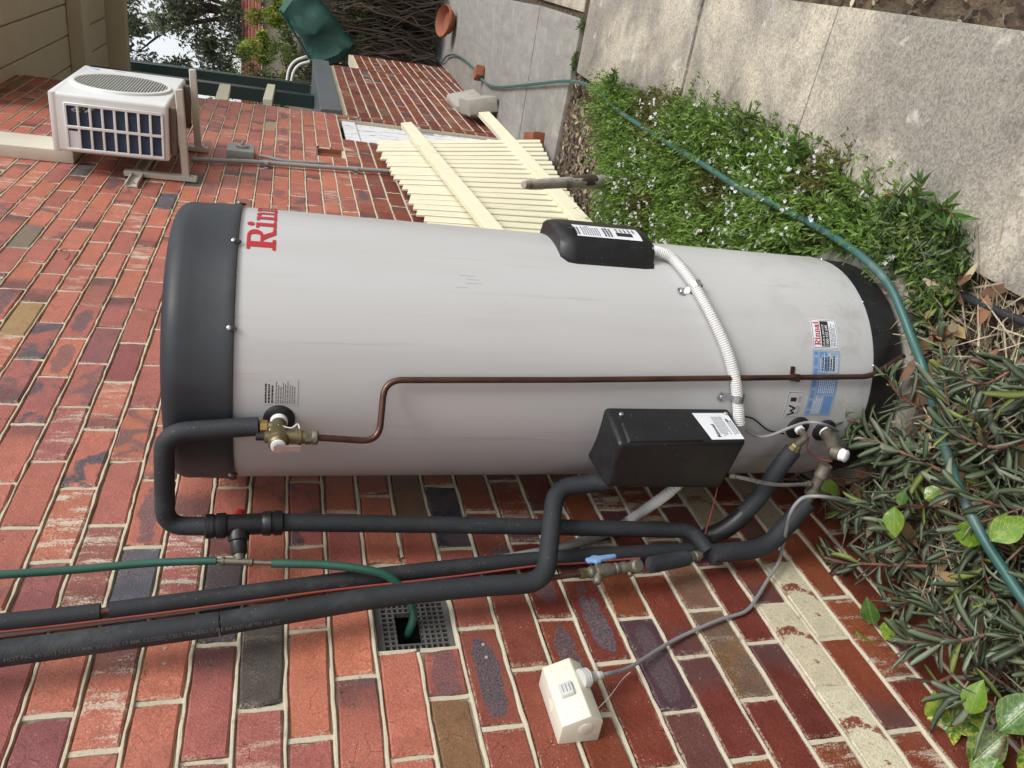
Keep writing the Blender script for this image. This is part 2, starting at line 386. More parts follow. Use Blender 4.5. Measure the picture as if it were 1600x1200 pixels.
def varieg():
    m = N("variegated_leaf"); c = m.attr("col"); lc = m.sep(m.attr("lc", "Vector")); o = m.obj()
    n1 = m.noise(o, 75, 5, 0.7, 0.6); n2 = m.noise(o, 170, 3)
    mid = m.math('SUBTRACT', 1.0, m.step(m.math('ABSOLUTE', lc[0]), 0.0, 0.10))
    vn = m.math('SINE', m.math('MULTIPLY', m.math('SUBTRACT', lc[1], m.math('MULTIPLY', m.math('ABSOLUTE', lc[0]), 0.45)), 46.0))
    vein = m.math('MAXIMUM', mid, m.math('MULTIPLY', m.step(vn, 0.82, 0.98), 0.6))
    yel = m.step(m.math('ADD', n1, m.math('MULTIPLY', m.math('ABSOLUTE', lc[0]), 0.06)), 0.47, 0.68)
    cc = m.mix(m.math('MULTIPLY', yel, m.attr("col", "Alpha")), c, (0.44, 0.44, 0.06))
    cc = m.mix(m.math('MULTIPLY', vein, 0.4), cc, (0.22, 0.32, 0.08))
    m.bump(m.math('SUBTRACT', n2, vein), 0.4, 0.001)
    m.fin(cc, 0.25, 0, 0.5)
    return m.m
MT['varieg'] = varieg()

# ------------------------------------------------------------------ building helpers
ORG = {}
def tag(o, label=None, cat=None, group=None, kind=None):
    if label: o["label"] = label
    if cat: o["category"] = cat
    if group: o["group"] = group
    if kind: o["kind"] = kind
    return o
def thing(name, org, label, cat, group=None):
    o = bpy.data.objects.new(name, None); o.empty_display_size = 0.05
    COL.objects.link(o); o.location = org; ORG[o.name] = Vector(org)
    return tag(o, label, cat, group)
def link(name, me, parent, org):
    o = bpy.data.objects.new(name, me); COL.objects.link(o)
    if parent is not None:
        o.parent = parent; ORG[o.name] = ORG[parent.name]
    else:
        o.location = org; ORG[o.name] = Vector(org)
    return o

class MB:
    def __init__(s):
        s.v = []; s.f = []; s.m = []; s.s = []; s.lc = None
    def add(s, vs, fs, mat=0, smooth=False):
        b = len(s.v); s.v += [Vector(q) for q in vs]
        for f in fs:
            s.f.append([i + b for i in f]); s.m.append(mat); s.s.append(smooth)
        return s
    def hexa(s, p, mat=0):       # p: 4 bottom (ccw) + 4 top
        return s.add(p, [(3, 2, 1, 0), (4, 5, 6, 7), (0, 1, 5, 4), (1, 2, 6, 5), (2, 3, 7, 6), (3, 0, 4, 7)], mat)
    def box(s, lo, hi, mat=0):
        x0, y0, z0 = lo; x1, y1, z1 = hi
        return s.hexa([(x0, y0, z0), (x1, y0, z0), (x1, y1, z0), (x0, y1, z0), (x0, y0, z1), (x1, y0, z1), (x1, y1, z1), (x0, y1, z1)], mat)
    def bar(s, a, b, w, h, up=(0, 0, 1), mat=0):   # rectangular bar from a to b
        a = Vector(a); b = Vector(b); d = (b - a).normalized(); u = Vector(up); sd = d.cross(u)
        if sd.length < 1e-4: sd = d.cross(Vector((1, 0, 0)))
        sd.normalize(); u = sd.cross(d).normalized()
        p = []
        for q in (a, b):
            p += [q - sd * w / 2 - u * h / 2, q + sd * w / 2 - u * h / 2, q + sd * w / 2 + u * h / 2, q - sd * w / 2 + u * h / 2]
        return s.add(p, [(0, 1, 2, 3), (7, 6, 5, 4), (0, 4, 5, 1), (1, 5, 6, 2), (2, 6, 7, 3), (3, 7, 4, 0)], mat)
    def prism(s, a, b, mat=0):   # two matching outlines
        n = len(a)
        fs = [tuple(range(n - 1, -1, -1)), tuple(range(n, 2 * n))]
        fs += [(i, (i + 1) % n, n + (i + 1) % n, n + i) for i in range(n)]
        return s.add(list(a) + list(b), fs, mat)
    def tube(s, pts, r, n=12, caps=True, mat=0, smooth=True, lcattr=False, squash=None):
        pts = [Vector(q) for q in pts]; m = len(pts)
        rs = r if isinstance(r, (list, tuple)) else [r] * m
        t = [(pts[min(i + 1, m - 1)] - pts[max(i - 1, 0)]).normalized() for i in range(m)]
        ref = Vector((0, 0, 1)) if abs(t[0].z) < 0.9 else Vector((1, 0, 0))
        u = t[0].cross(ref).normalized(); vs = []; L = 0.0; lcs = []
        for i in range(m):
            if i:
                u = (u - t[i] * u.dot(t[i])).normalized(); L += (pts[i] - pts[i - 1]).length
            b = t[i].cross(u)
            for k in range(n):
                a = 2 * math.pi * k / n
                vs.append(pts[i] + (u * math.cos(a) + b * math.sin(a)) * rs[i])
                lcs.append((L, rs[i] * (a if k <= n / 2 else 2 * math.pi - a), 0))
        fs = []
        for i in range(m - 1):
            for k in range(n):
                k2 = (k + 1) % n
                fs.append((i * n + k, i * n + k2, (i + 1) * n + k2, (i + 1) * n + k))
        if lcattr: s.lc = lcs
        s.add(vs, fs, mat, smooth)
        if caps:
            b = len(s.v) - m * n
            s.f.append([b + k for k in range(n - 1, -1, -1)]); s.m.append(mat); s.s.append(False)
            s.f.append([b + (m - 1) * n + k for k in range(n)]); s.m.append(mat); s.s.append(False)
        return s
    def lathe(s, o, d, prof, n=24, mat=0, smooth=True, caps=True):   # prof: (distance along d, radius)
        o = Vector(o); d = Vector(d).normalized()
        ref = Vector((0, 0, 1)) if abs(d.z) < 0.9 else Vector((1, 0, 0))
        u = d.cross(ref).normalized(); b = d.cross(u); vs = []
        for (q, r) in prof:
            for k in range(n):
                a = 2 * math.pi * k / n
                vs.append(o + d * q + (u * math.cos(a) + b * math.sin(a)) * r)
        fs = []
        m = len(prof)
        for i in range(m - 1):
            for k in range(n):
                k2 = (k + 1) % n
                fs.append((i * n + k, i * n + k2, (i + 1) * n + k2, (i + 1) * n + k))
        s.add(vs, fs, mat, smooth)
        if caps:
            b0 = len(s.v) - m * n
            s.f.append([b0 + k for k in range(n - 1, -1, -1)]); s.m.append(mat); s.s.append(False)
            s.f.append([b0 + (m - 1) * n + k for k in range(n)]); s.m.append(mat); s.s.append(False)
        return s
    def bevel(s, w, seg=2):
        me = bpy.data.meshes.new("t"); me.from_pydata(s.v, [], s.f)
        bm = bmesh.new(); bm.from_mesh(me)
        bmesh.ops.recalc_face_normals(bm, faces=bm.faces)
        es = [e for e in bm.edges if len(e.link_faces) == 2 and e.calc_face_angle() > 0.35]
        bmesh.ops.bevel(bm, geom=es, offset=w, segments=seg, profile=0.6, affect='EDGES', clamp_overlap=True)
        bm.verts.index_update()
        s.v = [v.co.copy() for v in bm.verts]; s.f = [[v.index for v in f.verts] for f in bm.faces]
        s.m = [0] * len(s.f); s.s = [True] * len(s.f)
        bm.free(); bpy.data.meshes.remove(me); return s
    def build(s, name, mat, parent=None, org=None, fix=True, **tg):
        if parent is not None: o0 = ORG[parent.name]
        elif org is not None: o0 = Vector(org)
        else:
            xs = [q.x for q in s.v]; ys = [q.y for q in s.v]; zs = [q.z for q in s.v]
            o0 = Vector(((min(xs) + max(xs)) / 2, (min(ys) + max(ys)) / 2, min(zs)))
        me = bpy.data.meshes.new(name)
        me.from_pydata([q - o0 for q in s.v], [], s.f)
        for q in (mat if isinstance(mat, (list, tuple)) else [mat]): me.materials.append(q if not isinstance(q, str) else MT[q])
        me.polygons.foreach_set("material_index", s.m)
        me.polygons.foreach_set("use_smooth", s.s)
        if s.lc:
            a = me.attributes.new("lc", 'FLOAT_VECTOR', 'POINT')
            a.data.foreach_set("vector", np.array(s.lc, 'f').ravel())
        if fix:
            bm = bmesh.new(); bm.from_mesh(me); bmesh.ops.recalc_face_normals(bm, faces=bm.faces); bm.to_mesh(me); bm.free()
        if any(s.s) and hasattr(me, "set_sharp_from_angle"): me.set_sharp_from_angle(angle=R_(42))
        me.update()
        o = link(name, me, parent, o0)
        if tg: tag(o, **tg)
        return o

def mesh_np(name, V, T, mat, parent=None, org=(0, 0, 0), col=None, lc=None, smooth=True, **tg):
    """triangles straight from arrays; col: one colour per triangle"""
    o0 = ORG[parent.name] if parent is not None else Vector(org)
    V = np.asarray(V, 'f') - np.array(o0, 'f'); T = np.asarray(T, np.int32)
    me = bpy.data.meshes.new(name)
    me.vertices.add(len(V)); me.vertices.foreach_set("co", V.ravel())
    me.loops.add(T.size); me.loops.foreach_set("vertex_index", T.ravel())
    me.polygons.add(len(T)); me.polygons.foreach_set("loop_start", np.arange(0, T.size, 3, dtype=np.int32))
    me.polygons.foreach_set("use_smooth", np.full(len(T), smooth))
    for q in (mat if isinstance(mat, (list, tuple)) else [mat]): me.materials.append(MT[q])
    me.update(calc_edges=True)
    if col is not None:
        a = me.attributes.new("col", 'FLOAT_COLOR', 'FACE')
        c = np.asarray(col, 'f')
        if c.shape[1] == 3: c = np.concatenate([c, np.ones((len(c), 1), 'f')], 1)
        a.data.foreach_set("color", c.ravel())
    if lc is not None:
        a = me.attributes.new("lc", 'FLOAT_VECTOR', 'POINT'); a.data.foreach_set("vector", np.asarray(lc, 'f').ravel())
    me.validate()
    o = link(name, me, parent, o0)
    if tg: tag(o, **tg)
    return o

def fillet(pts, r, seg=7):
    pts = [Vector(q) for q in pts]; out = [pts[0]]
    for i in range(1, len(pts) - 1):
        a, b, c = pts[i - 1], pts[i], pts[i + 1]
        rr = r[i - 1] if isinstance(r, (list, tuple)) else r
        d1 = (a - b); d2 = (c - b); k = min(rr, d1.length * 0.49, d2.length * 0.49)
        p0 = b + d1.normalized() * k; p1 = b + d2.normalized() * k
        for j in range(seg + 1):
            t = j / seg; out.append(p0 * (1 - t) ** 2 + b * 2 * t * (1 - t) + p1 * t * t)
    out.append(pts[-1]); return out
def spline(pts, n=10):
    pts = [Vector(q) for q in pts]; P = [pts[0] * 2 - pts[1]] + pts + [pts[-1] * 2 - pts[-2]]; out = []
    for i in range(1, len(P) - 2):
        a, b, c, d = P[i - 1:i + 3]
        for j in range(n):
            t = j / n
            out.append(0.5 * ((2 * b) + (c - a) * t + (2 * a - 5 * b + 4 * c - d) * t * t + (3 * b - a - 3 * c + d) * t ** 3))
    out.append(pts[-1]); return out
def resample(pts, step):
    pts = [Vector(q) for q in pts]; out = [pts[0]]; acc = 0.0
    for a, b in zip(pts[:-1], pts[1:]):
        L = (b - a).length; t = step - acc
        while t < L:
            out.append(a.lerp(b, t / L)); t += step
        acc = (acc + L) % step
    out.append(pts[-1]); return out
_tc = {}
def text2d(s, size, bold=0.0):
    """letters as flat triangles in (x, y), left aligned on the baseline"""
    key = (s, bold)
    if key not in _tc:
        cu = bpy.data.curves.new("t", 'FONT'); cu.body = s; cu.size = 1.0; cu.resolution_u = 3; cu.offset = bold
        ob = bpy.data.objects.new("t", cu); COL.objects.link(ob)
        dg = bpy.context.evaluated_depsgraph_get(); me = bpy.data.meshes.new_from_object(ob.evaluated_get(dg))
        vs = [tuple(v.co) for v in me.vertices]; fs = [tuple(p.vertices) for p in me.polygons]
        bpy.data.objects.remove(ob); bpy.data.curves.remove(cu); bpy.data.meshes.remove(me)
        _tc[key] = (vs, fs)
    vs, fs = _tc[key]
    return [(v[0] * size, v[1] * size) for v in vs], fs
def put2d(mb, vf, fn, mat=0):
    vs, fs = vf; mb.add([fn(x, y) for x, y in vs], fs, mat); return mb
def rect2d(x0, y0, x1, y1, nx=1):
    vs = []; fs = []
    for i in range(nx + 1):
        x = x0 + (x1 - x0) * i / nx; vs += [(x, y0), (x, y1)]
    for i in range(nx): fs.append((2 * i, 2 * i + 2, 2 * i + 3, 2 * i + 1))
    return vs, fs
def print_lines(mb, fn, x0, y0, x1, y1, n, fill=0.45, mat=0, r=rng, words=True):
    """small print too fine to read: rows of short strokes"""
    p = (y1 - y0) / n
    for i in range(n):
        y = y0 + p * (i + 0.5); x = x0; xe = x1 - r.random() * 0.25 * (x1 - x0)
        while x < xe:
            l = (x1 - x0) * r.uniform(0.06, 0.2); b = min(xe, x + l)
            put2d(mb, rect2d(x, y - p * fill / 2, b, y + p * fill / 2), fn, mat); x = b + (x1 - x0) * 0.025

# ================================================================== THE SETTING
# ---- ground: one sheet out to the horizon, finer near the wall
def ground():
    xs = [-60, -20, -8, -3, -1, -0.3, 0.0, 0.2, 0.4, 0.6, 0.8, 1.0, 1.25, 1.6, 2.2, 3, 5, 10, 25, 80]
    ys = [-40, -12, -4, -1, 0, 0.5, 1, 1.5, 2, 2.5, 3, 3.5, 4, 4.5, 5, 6, 7, 8, 9, 10, 11, 12, 14, 18, 26, 45, 90, 160]
    m = MB(); vs = []
    for y in ys:
        for x in xs:
            z = gh(min(y, 12.0)) - 0.035 + (rng.uniform(-0.012, 0.012) if -0.5 < x < 3 and 0 < y < 12 else 0)
            vs.append((x, y, z))
    n = len(xs)
    m.add(vs, [(j * n + i, j * n + i + 1, (j + 1) * n + i + 1, (j + 1) * n + i) for j in range(len(ys) - 1) for i in range(n - 1)], 0, True)
    m.build("ground", 'soil', org=(0, 0, 0), kind="structure")
ground()

# ---- concrete path, slab by slab
path = bpy.data.objects.new("path", None); COL.objects.link(path); path["kind"] = "structure"; ORG[path.name] = Vector((0, 0, 0))
def slab(poly, mat, dz=0.0, name="slab"):
    top = [Vector((x, y, gh(y) + dz)) for x, y in poly]
    m = MB().prism([q - Vector((0, 0, 0.11)) for q in top], top)
    m.bevel(0.008, 2)
    return m.build(name, mat, path)
slab([(0.735, -2.2), (1.245, -2.2), (1.245, 0.55), (0.745, 0.55)], 'concrete')
slab([(0.745, 0.555), (1.247, 0.555), (1.236, 2.118), (0.80, 2.122), (0.765, 1.45)], 'concrete', 0.002)
slab([(0.80, 2.13), (1.234, 2.127), (1.228, 3.02), (0.77, 3.00)], 'concrete', -0.002)
slab([(0.77, 3.012), (1.226, 3.034), (1.22, 4.45), (0.72, 4.455), (0.70, 3.75), (0.745, 3.5)], 'concrete', 0.003)
slab([(-0.02, 4.63), (0.30, 4.62), (0.70, 4.60), (0.985, 4.585), (0.98, 5.60), (-0.02, 5.58)], 'slab', -0.012)
slab([(-0.02, 5.592), (0.98, 5.612), (0.94, 6.83), (-0.02, 6.80)], 'slab', -0.01)
slab([(-0.02, 6.815), (0.94, 6.845), (0.90, 9.10), (-0.02, 9.05)], 'slab', -0.012)
slab([(-0.02, 9.07), (0.90, 9.12), (0.86, 11.4), (-0.02, 11.4)], 'slab', -0.014)
# flat ground of the next path strip to the right of the narrow slabs
slab([(1.02, 4.62), (2.3, 4.62), (2.3, 11.4), (0.99, 11.4)], 'concrete', -0.02)

# ================================================================== BRICK WALLS
ZJ = {0: 0, 1: -.081, 2: -.163, 3: -.247, 4: -.328, 5: -.412, 6: -.493, 7: -.576, 8: -.658, 9: -.741, 10: -.827, 11: -.914, 12: -1.001, 13: -1.091,
      14: -1.18, 15: -1.267, 16: -1.359, 17: -1.447, 18: -1.539}
JT = {i: z + 1.85 for i, z in ZJ.items()}
for i in range(19, 28): JT[i] = JT[i - 1] - 0.0895
for i in range(-1, -24, -1): JT[i] = JT[i + 1] + 0.0825
PH = {3: .97, 4: .957, 5: .982, 6: .998, 7: .94, 8: .944, 9: .965, 10: .984, 11: .985, 12: .867, 13: .982, 14: .869, 15: .991, 16: .874, 17: 1.001, 18: .884, 0: .977, 1: 1.0, 2: .977}
PHY = {3: .855, 4: .955, 5: .862, 6: .998, 7: .821, 8: .944, 9: .845, 10: .984, 11: .865, 12: .987, 13: .862, 14: .989, 15: .870, 16: .994, 17: .881, 18: 1.004, 0: .977, 1: .883, 2: .977}
def phase(i):
    if i in PHY: return PHY[i]
    return (0.977 if i % 2 == 0 else 0.862) + random.Random(i * 7 + 1).uniform(-0.018, 0.018)
OPEN = [(1.05, 1.283, 1.11, 1.268), (5.37, 6.07, -0.6, 1.10), (4.86, 5.07, 1.125, 1.275)]   # near vent, hatch, far vent: Y0,Y1,z0,z1

def carve(y0, y1, z0, z1):
    """cut a brick back from the openings"""
    for (a, b, c, d) in OPEN:
        if z1 > c + 0.012 and z0 < d - 0.012 and y1 > a and y0 < b:
            if y0 < a and y1 > b: return None if (a - y0) < 0.04 else (y0, a - 0.006)
            if y0 < a: y1 = a - 0.006
            elif y1 > b: y0 = b + 0.006
            else: return None
    return (y0, y1) if y1 - y0 > 0.035 else None

LOWRED = [(0.180, 0.042, 0.019), (0.155, 0.032, 0.017), (0.200, 0.054, 0.022), (0.138, 0.028, 0.018)]
HIRED = [(0.395, 0.126, 0.084), (0.42, 0.138, 0.088), (0.365, 0.116, 0.085), (0.44, 0.146, 0.086), (0.33, 0.104, 0.084), (0.395, 0.120, 0.077)]
SPECIAL = {  # seen one by one in the photograph: pixel -> (colour, kiss, lime)
    (430, 1030): ((0.082, 0.068, 0.058), 0, .12), (230, 930): ((0.10, 0.10, 0.115), .5, 0), (375, 888): ((0.075, 0.062, 0.058), .4, 0), (730, 1140): ((0.20, 0.105, 0.05), 0, 0),
    (775, 1120): (None, 1, 0), (740, 1000): (None, 1, 0), (865, 975): (None, .9, 0), (950, 1010): (None, 1, 0), (1010, 985): ((0.075, 0.035, 0.045), .6, 0),
    (1130, 1000): ((0.17, 0.095, 0.045), .4, .2), (1300, 1090): ((0.60, 0.54, 0.38), -1, 0), (1225, 965): ((0.56, 0.49, 0.34), -1, 0), (1375, 1180): ((0.60, 0.54, 0.38), -1, 0),
    (48, 490): ((0.34, 0.21, 0.09), 0, 0), (85, 595): (None, 1, 0), (50, 555): (None, 1, 0), (45, 645): (None, 1, 0), (130, 725): (None, 1, 0), (125, 880): (None, 0, .9),
    (75, 860): (None, 0, .9), (30, 990): ((0.27, 0.085, 0.08), 0, 0), (180, 1060): (None, 0, .8), (70, 1130): ((0.24, 0.075, 0.075), 0, 0), (545, 1150): (None, .6, 0),
    (300, 890): (None, 0, 1), (640, 790): ((0.20, 0.11, 0.06), .3, 0), (690, 770): ((0.035, 0.032, 0.042), .5, 0), (480, 780): (None, .9, 0),
    (180, 540): ((0.25, 0.085, 0.08), .2, 0), (205, 580): ((0.24, 0.07, 0.065), 0, 0), (40, 360): ((0.19, 0.14, 0.10), 0, 0), (100, 350): (None, .7, .1), (255, 325): ((0.10, 0.10, 0.115), .6, .2),
    (1190, 765): ((0.34, 0.28, 0.19), -.6, 0), (1110, 775): ((0.34, 0.28, 0.18), -.8, 0), (420, 195): ((0.34, 0.24, 0.14), 0, .5), (1240, 905): ((0.56, 0.5, 0.35), -1, 0), (1085, 905): ((0.2, 0.1, .06), 0.2, .2)}
def brick_geo(y0, y1, z0, z1, r):
    L = y1 - y0; H = z1 - z0; yc = (y0 + y1) / 2; zc = (z0 + z1) / 2
    j = lambda s: r.uniform(-s, s)
    out = [(-L / 2, -H / 2), (j(L * .2), -H / 2), (L / 2, -H / 2), (L / 2, j(H * .2)), (L / 2, H / 2), (j(L * .2), H / 2), (-L / 2, H / 2), (-L / 2, j(H * .2))]
    # chip one corner on some bricks
    out = [(a + j(.003), b + j(.0026)) for a, b in out]
    if r.random() < .35:
        k = r.choice([0, 2, 4, 6]); a, b = out[k]; out[k] = (a * (1 - r.uniform(.02, .07)), b * (1 - r.uniform(.03, .12)))
    tilt = j(.0012); tz = j(.0012); x0 = j(.0012)
    V = []; LCs = []
    for ins, xx in ((0.0, -0.034), (0.0, -0.0042), (0.0036, 0.0)):
        for a, b in out:
            sa = 1 - ins / (L / 2); sb = 1 - ins / (H / 2)
            V.append((x0 + xx + tilt * a / L * 2 + tz * b / H * 2 + (j(.0006) if xx == 0 else 0), yc + a * sa, zc + b * sb))
            LCs.append((xx, a * sa, b * sb))
    Fs = []
    for q in range(2):
        for k in range(8):
            k2 = (k + 1) % 8; Fs.append((q * 8 + k, q * 8 + k2, q * 8 + 8 + k2, q * 8 + 8 + k))
    Fs.append(tuple(range(16, 24)))
    return V, LCs, Fs

def lay(y_lo, y_hi, top_of, i_lo, i_hi, jit=.004):
    """every brick of a wall: (y0,y1,z0,z1,course)"""
    res = []
    for i in range(i_lo, i_hi):
        zt, zb = JT[i], JT[i + 1]
        r = random.Random(i * 31 + int(y_lo * 10)); y = phase(i)
        while y > y_lo: y -= 0.2395
        while y < y_hi:
            n = y + 0.2395 + r.uniform(-jit, jit)
            a, b = max(y + 0.005, y_lo), min(n - 0.005, y_hi)
            y = n
            if b - a < 0.03: continue
            if (zt + zb) / 2 > top_of((a + b) / 2): continue
            c = carve(a, b, zb + 0.005, zt - 0.005)
            if c is None: continue
            res.append((c[0], c[1], zb + 0.0052, zt - 0.0052, i))
    return res

SPW = {}
for q, val in SPECIAL.items():
    P = W(*q); SPW[(P.y, P.z)] = (*val, 1.0 if 720 < q[0] < 1020 and q[1] > 950 else 0.0)
def brick_look(b, lowtop):
    y0, y1, z0, z1, i = b; r = random.Random(int(y0 * 1000) * 131 + i * 17)
    z = (z0 + z1) / 2
    t = min(1, max(0, (z - 0.93) / 0.30)) if lowtop is None else (1 if z > lowtop else 0)
    lo, hi = r.choice(LOWRED), r.choice(HIRED)
    c = tuple(lo[k] * (1 - t) + hi[k] * t for k in range(3))
    kiss = 0.0; lime = 0.0; q = r.random(); oval = 1.0 if r.random() < .3 else 0.0
    if q < .13: kiss = r.uniform(.5, .95)
    elif q < .165: c = tuple(k * .6 + m * .4 for k, m in zip(c, (0.08, 0.06, 0.06)))
    elif q < .175: c = (0.24 * (.6 + .4 * t), 0.155 * (.6 + .4 * t), 0.085 * (.6 + .4 * t))
    elif q < .183: c = (0.095, 0.085, 0.085); kiss = .5; lime = .25
    elif q < .32: lime = r.uniform(.4, .9)
    s = r.uniform(.90, 1.10); c = tuple(k * s for k in c)
    rn = 0.5 + (r.uniform(-.08, .08) if r.random() < .74 else r.choice((-1, 1)) * r.uniform(.25, .5))
    for (Y, Z), val in SPW.items():
        if y0 - .006 <= Y <= y1 + .006 and z0 - .006 <= Z <= z1 + .006:
            if val[0]: c = val[0]; rn = 0.5
            kiss = val[1]; lime = val[2]; oval = val[3]
    return c, kiss, lime, rn, oval
def behind_tank(P):
    q = px(P)
    if q is None: return False
    x, y = q
    return 255 < x < 1400 and 328 + .0889 * (x - 440) < y < 742
def shows(b):
    P = (0, (b[0] + b[1]) / 2, (b[2] + b[3]) / 2); q = px(P)
    if q is None or not (-20 < q[0] < 1620 and -20 < q[1] < 1220) or behind_tank(P): return 0
    p = [px((0, b[k], b[m])) for k, m in ((0, 2), (1, 2), (1, 3), (0, 3))]
    return abs(sum(p[k][0] * p[(k + 1) % 4][1] - p[(k + 1) % 4][0] * p[k][1] for k in range(4))) / 2
def brick_mesh(name, bricks, lowtop):
    V = []; Fs = []; LCs = []; cols = []; mks = []
    for b in bricks:
        r = random.Random(int(b[0] * 1000) + b[4] * 997)
        v, l, f = brick_geo(b[0], b[1], b[2], b[3], r); o = len(V)
        V += v; LCs += l; Fs += [tuple(k + o for k in q) for q in f]
        c, ki, li, rn, ov = brick_look(b, lowtop)
        cols += [(*c, 1)] * len(f); mks += [(ki, li, rn, ov)] * len(f)
    me = bpy.data.meshes.new(name); me.from_pydata(V, [], Fs); me.materials.append(MT['brick'])
    a = me.attributes.new("lc", 'FLOAT_VECTOR', 'POINT'); a.data.foreach_set("vector", np.array(LCs, 'f').ravel())
    for nm, dd in (("col", cols), ("mk", mks)):
        a = me.attributes.new(nm, 'FLOAT_COLOR', 'FACE'); a.data.foreach_set("color", np.array(dd, 'f').ravel())
    return me
def beads(m, y_lo, y_hi, top_of, i_lo, i_hi):
    """rounded, slightly wandering bed joints"""
    for i in range(i_lo, i_hi + 1):
        if i not in JT: continue
        z = JT[i]; r = random.Random(i * 5 + 3); y = y_lo; run = []
        def flush(run):
            if len(run) < 2: return
            vs = []; fs = []
            for (yy, zz, w_, h_) in run:
                for a, hx in ((-1, -0.0115), (-.85, -0.0025), (-.35, .0016), (.35, .0015), (.85, -0.0025), (1, -0.0115)):
                    vs.append((hx + (h_ if hx > -.005 else 0), yy, zz + a * w_))
            for k in range(len(run) - 1):
                for q in range(5): fs.append((k * 6 + q, k * 6 + q + 1, (k + 1) * 6 + q + 1, (k + 1) * 6 + q))
            m.add(vs, fs, 0, True)
        while y <= y_hi + 1e-6:
            inside = any(a - .004 < y < b + .004 and c < z < d for a, b, c, d in OPEN) or z > top_of(y) + .02
            if inside:
                flush(run); run = []
            else:
                run.append((y, z + r.uniform(-.0014, .0014), (.0044 if y < 4 else .0050) + r.uniform(-.0011, .0013), r.uniform(-.0016, .001)))
            y += 0.03 if y < 4 else 0.12
        flush(run)
def backing(m, y_lo, y_hi, z_lo, z_hi, X=-0.0095):
    ys = sorted({y_lo, y_hi, *[v for o in OPEN for v in o[:2] if y_lo < v < y_hi]}); zs = sorted({z_lo, z_hi, *[v for o in OPEN for v in o[2:] if z_lo < v < z_hi]})
    for a, b in zip(ys[:-1], ys[1:]):
        for c, d in zip(zs[:-1], zs[1:]):
            if any(o[0] <= (a + b) / 2 <= o[1] and o[2] <= (c + d) / 2 <= o[3] for o in OPEN): continue
            m.box((-0.11, a, c), (X, b, d))
def make_wall(name, y_lo, y_hi, z_hi, top_of, i_lo, i_hi, lowtop, label, cap=300):
    t = thing(name, (0, (y_lo + y_hi) / 2, gh(y_hi) - 0.2), label, "wall")
    m = MB(); backing(m, y_lo, y_hi, -0.75, z_hi); beads(m, y_lo, y_hi, top_of, i_lo, i_hi)
    m.build("mortar", 'mortar', t, fix=False)
    bs = lay(y_lo, y_hi, top_of, i_lo, i_hi)
    PQ = MB()
    for b in bs:
        r = random.Random(int(b[0] * 999) + b[4]); x = -.0028 + r.uniform(-.0018, .0012); a = b[1] - .001; e = b[1] + .0105
        n_ = 4; vs = []
        for k in range(n_ + 1):
            z = b[2] - .0015 + (b[3] - b[2] + .003) * k / n_; dx = r.uniform(-.0012, .001)
            vs += [(-.012, a, z), (x + dx, a + r.uniform(0, .0014), z), (x + dx + .0006, (a + e) / 2, z), (x + dx, e - r.uniform(0, .0014), z), (-.012, e, z)]
        PQ.add(vs, [(k * 5 + q, k * 5 + q + 1, k * 5 + q + 6, k * 5 + q + 5) for k in range(n_) for q in range(4)], 0, True)
    PQ.build("upright_joints", 'mortar', t, fix=False)
    bs.sort(key=lambda b: -shows(b))
    o0 = ORG[t.name]
    for b in bs[:cap]:
        me = brick_mesh("brick", [b], lowtop); me.transform(Matrix.Translation(-o0))
        link("brick", me, t, None)
    if bs[cap:]:
        me = brick_mesh("brickwork", bs[cap:], lowtop); me.transform(Matrix.Translation(-o0))
        o = link("brickwork", me, t, None); o["kind"] = "stuff"
    return t
house = make_wall("house_wall", -1.6, 6.18, 3.62, lambda y: 3.6, -21, 27, None, "red clinker brick house wall with cream mortar joints behind the tank")
# the end return of the house wall and its inside, so the corner is solid
m = MB(); m.box((-0.35, 6.06, 1.20), (-0.112, 6.18, 3.62)); m.build("corner_return", 'mortar', house)
landing = make_wall("landing_wall", 6.186, 8.70, 1.06, lambda y: 1.05, 9, 27, 9.0, "dark red brick base wall beyond the white hatch, under the grey capping")
end_wall = make_wall("garden_end_wall", 8.706, 9.75, 0.80, lambda y: 0.80, 12, 27, 9.0, "short lower stretch of dark red brick wall at the far end of the path")

# ---- capping and porch
m = MB(); m.box((-1.6, 6.19, 1.064), (0.028, 8.72, 1.225)); m.bevel(0.004, 1)
m.build("landing_capping", 'greyflash', org=(0, 7.4, 1.06), label="slate grey metal capping along the top of the landing wall", cat="capping")
porch = thing("porch_roof", (-0.6, 7.7, 3.2), "tan board lined porch ceiling at the back corner of the house", "roof")
for k in range(13):
    x0 = -1.8 + k * 0.235
    m = MB(); m.box((x0 + 0.004, 5.2, 3.20), (x0 + 0.231, 9.15, 3.225)); m.bevel(0.006, 1); m.build("lining_board", 'soffit', porch)
m = MB(); m.box((-1.8, 5.2, 3.228), (1.3, 9.3, 3.26)); m.build("roof_deck", 'soffit', porch)
m = MB(); m.box((-1.8, 7.62, 3.08), (1.28, 7.86, 3.198)); m.bevel(0.006, 1); m.build("cross_beam", 'soffit', porch)
m = MB(); m.box((-1.8, 9.16, 3.02), (1.3, 9.30, 3.226)); m.bevel(0.006, 1); m.build("fascia_beam", 'soffit', porch)
m = MB(); m.box((1.265, 5.2, 3.02), (1.31, 9.15, 3.226)); m.build("side_fascia", 'soffit', porch)
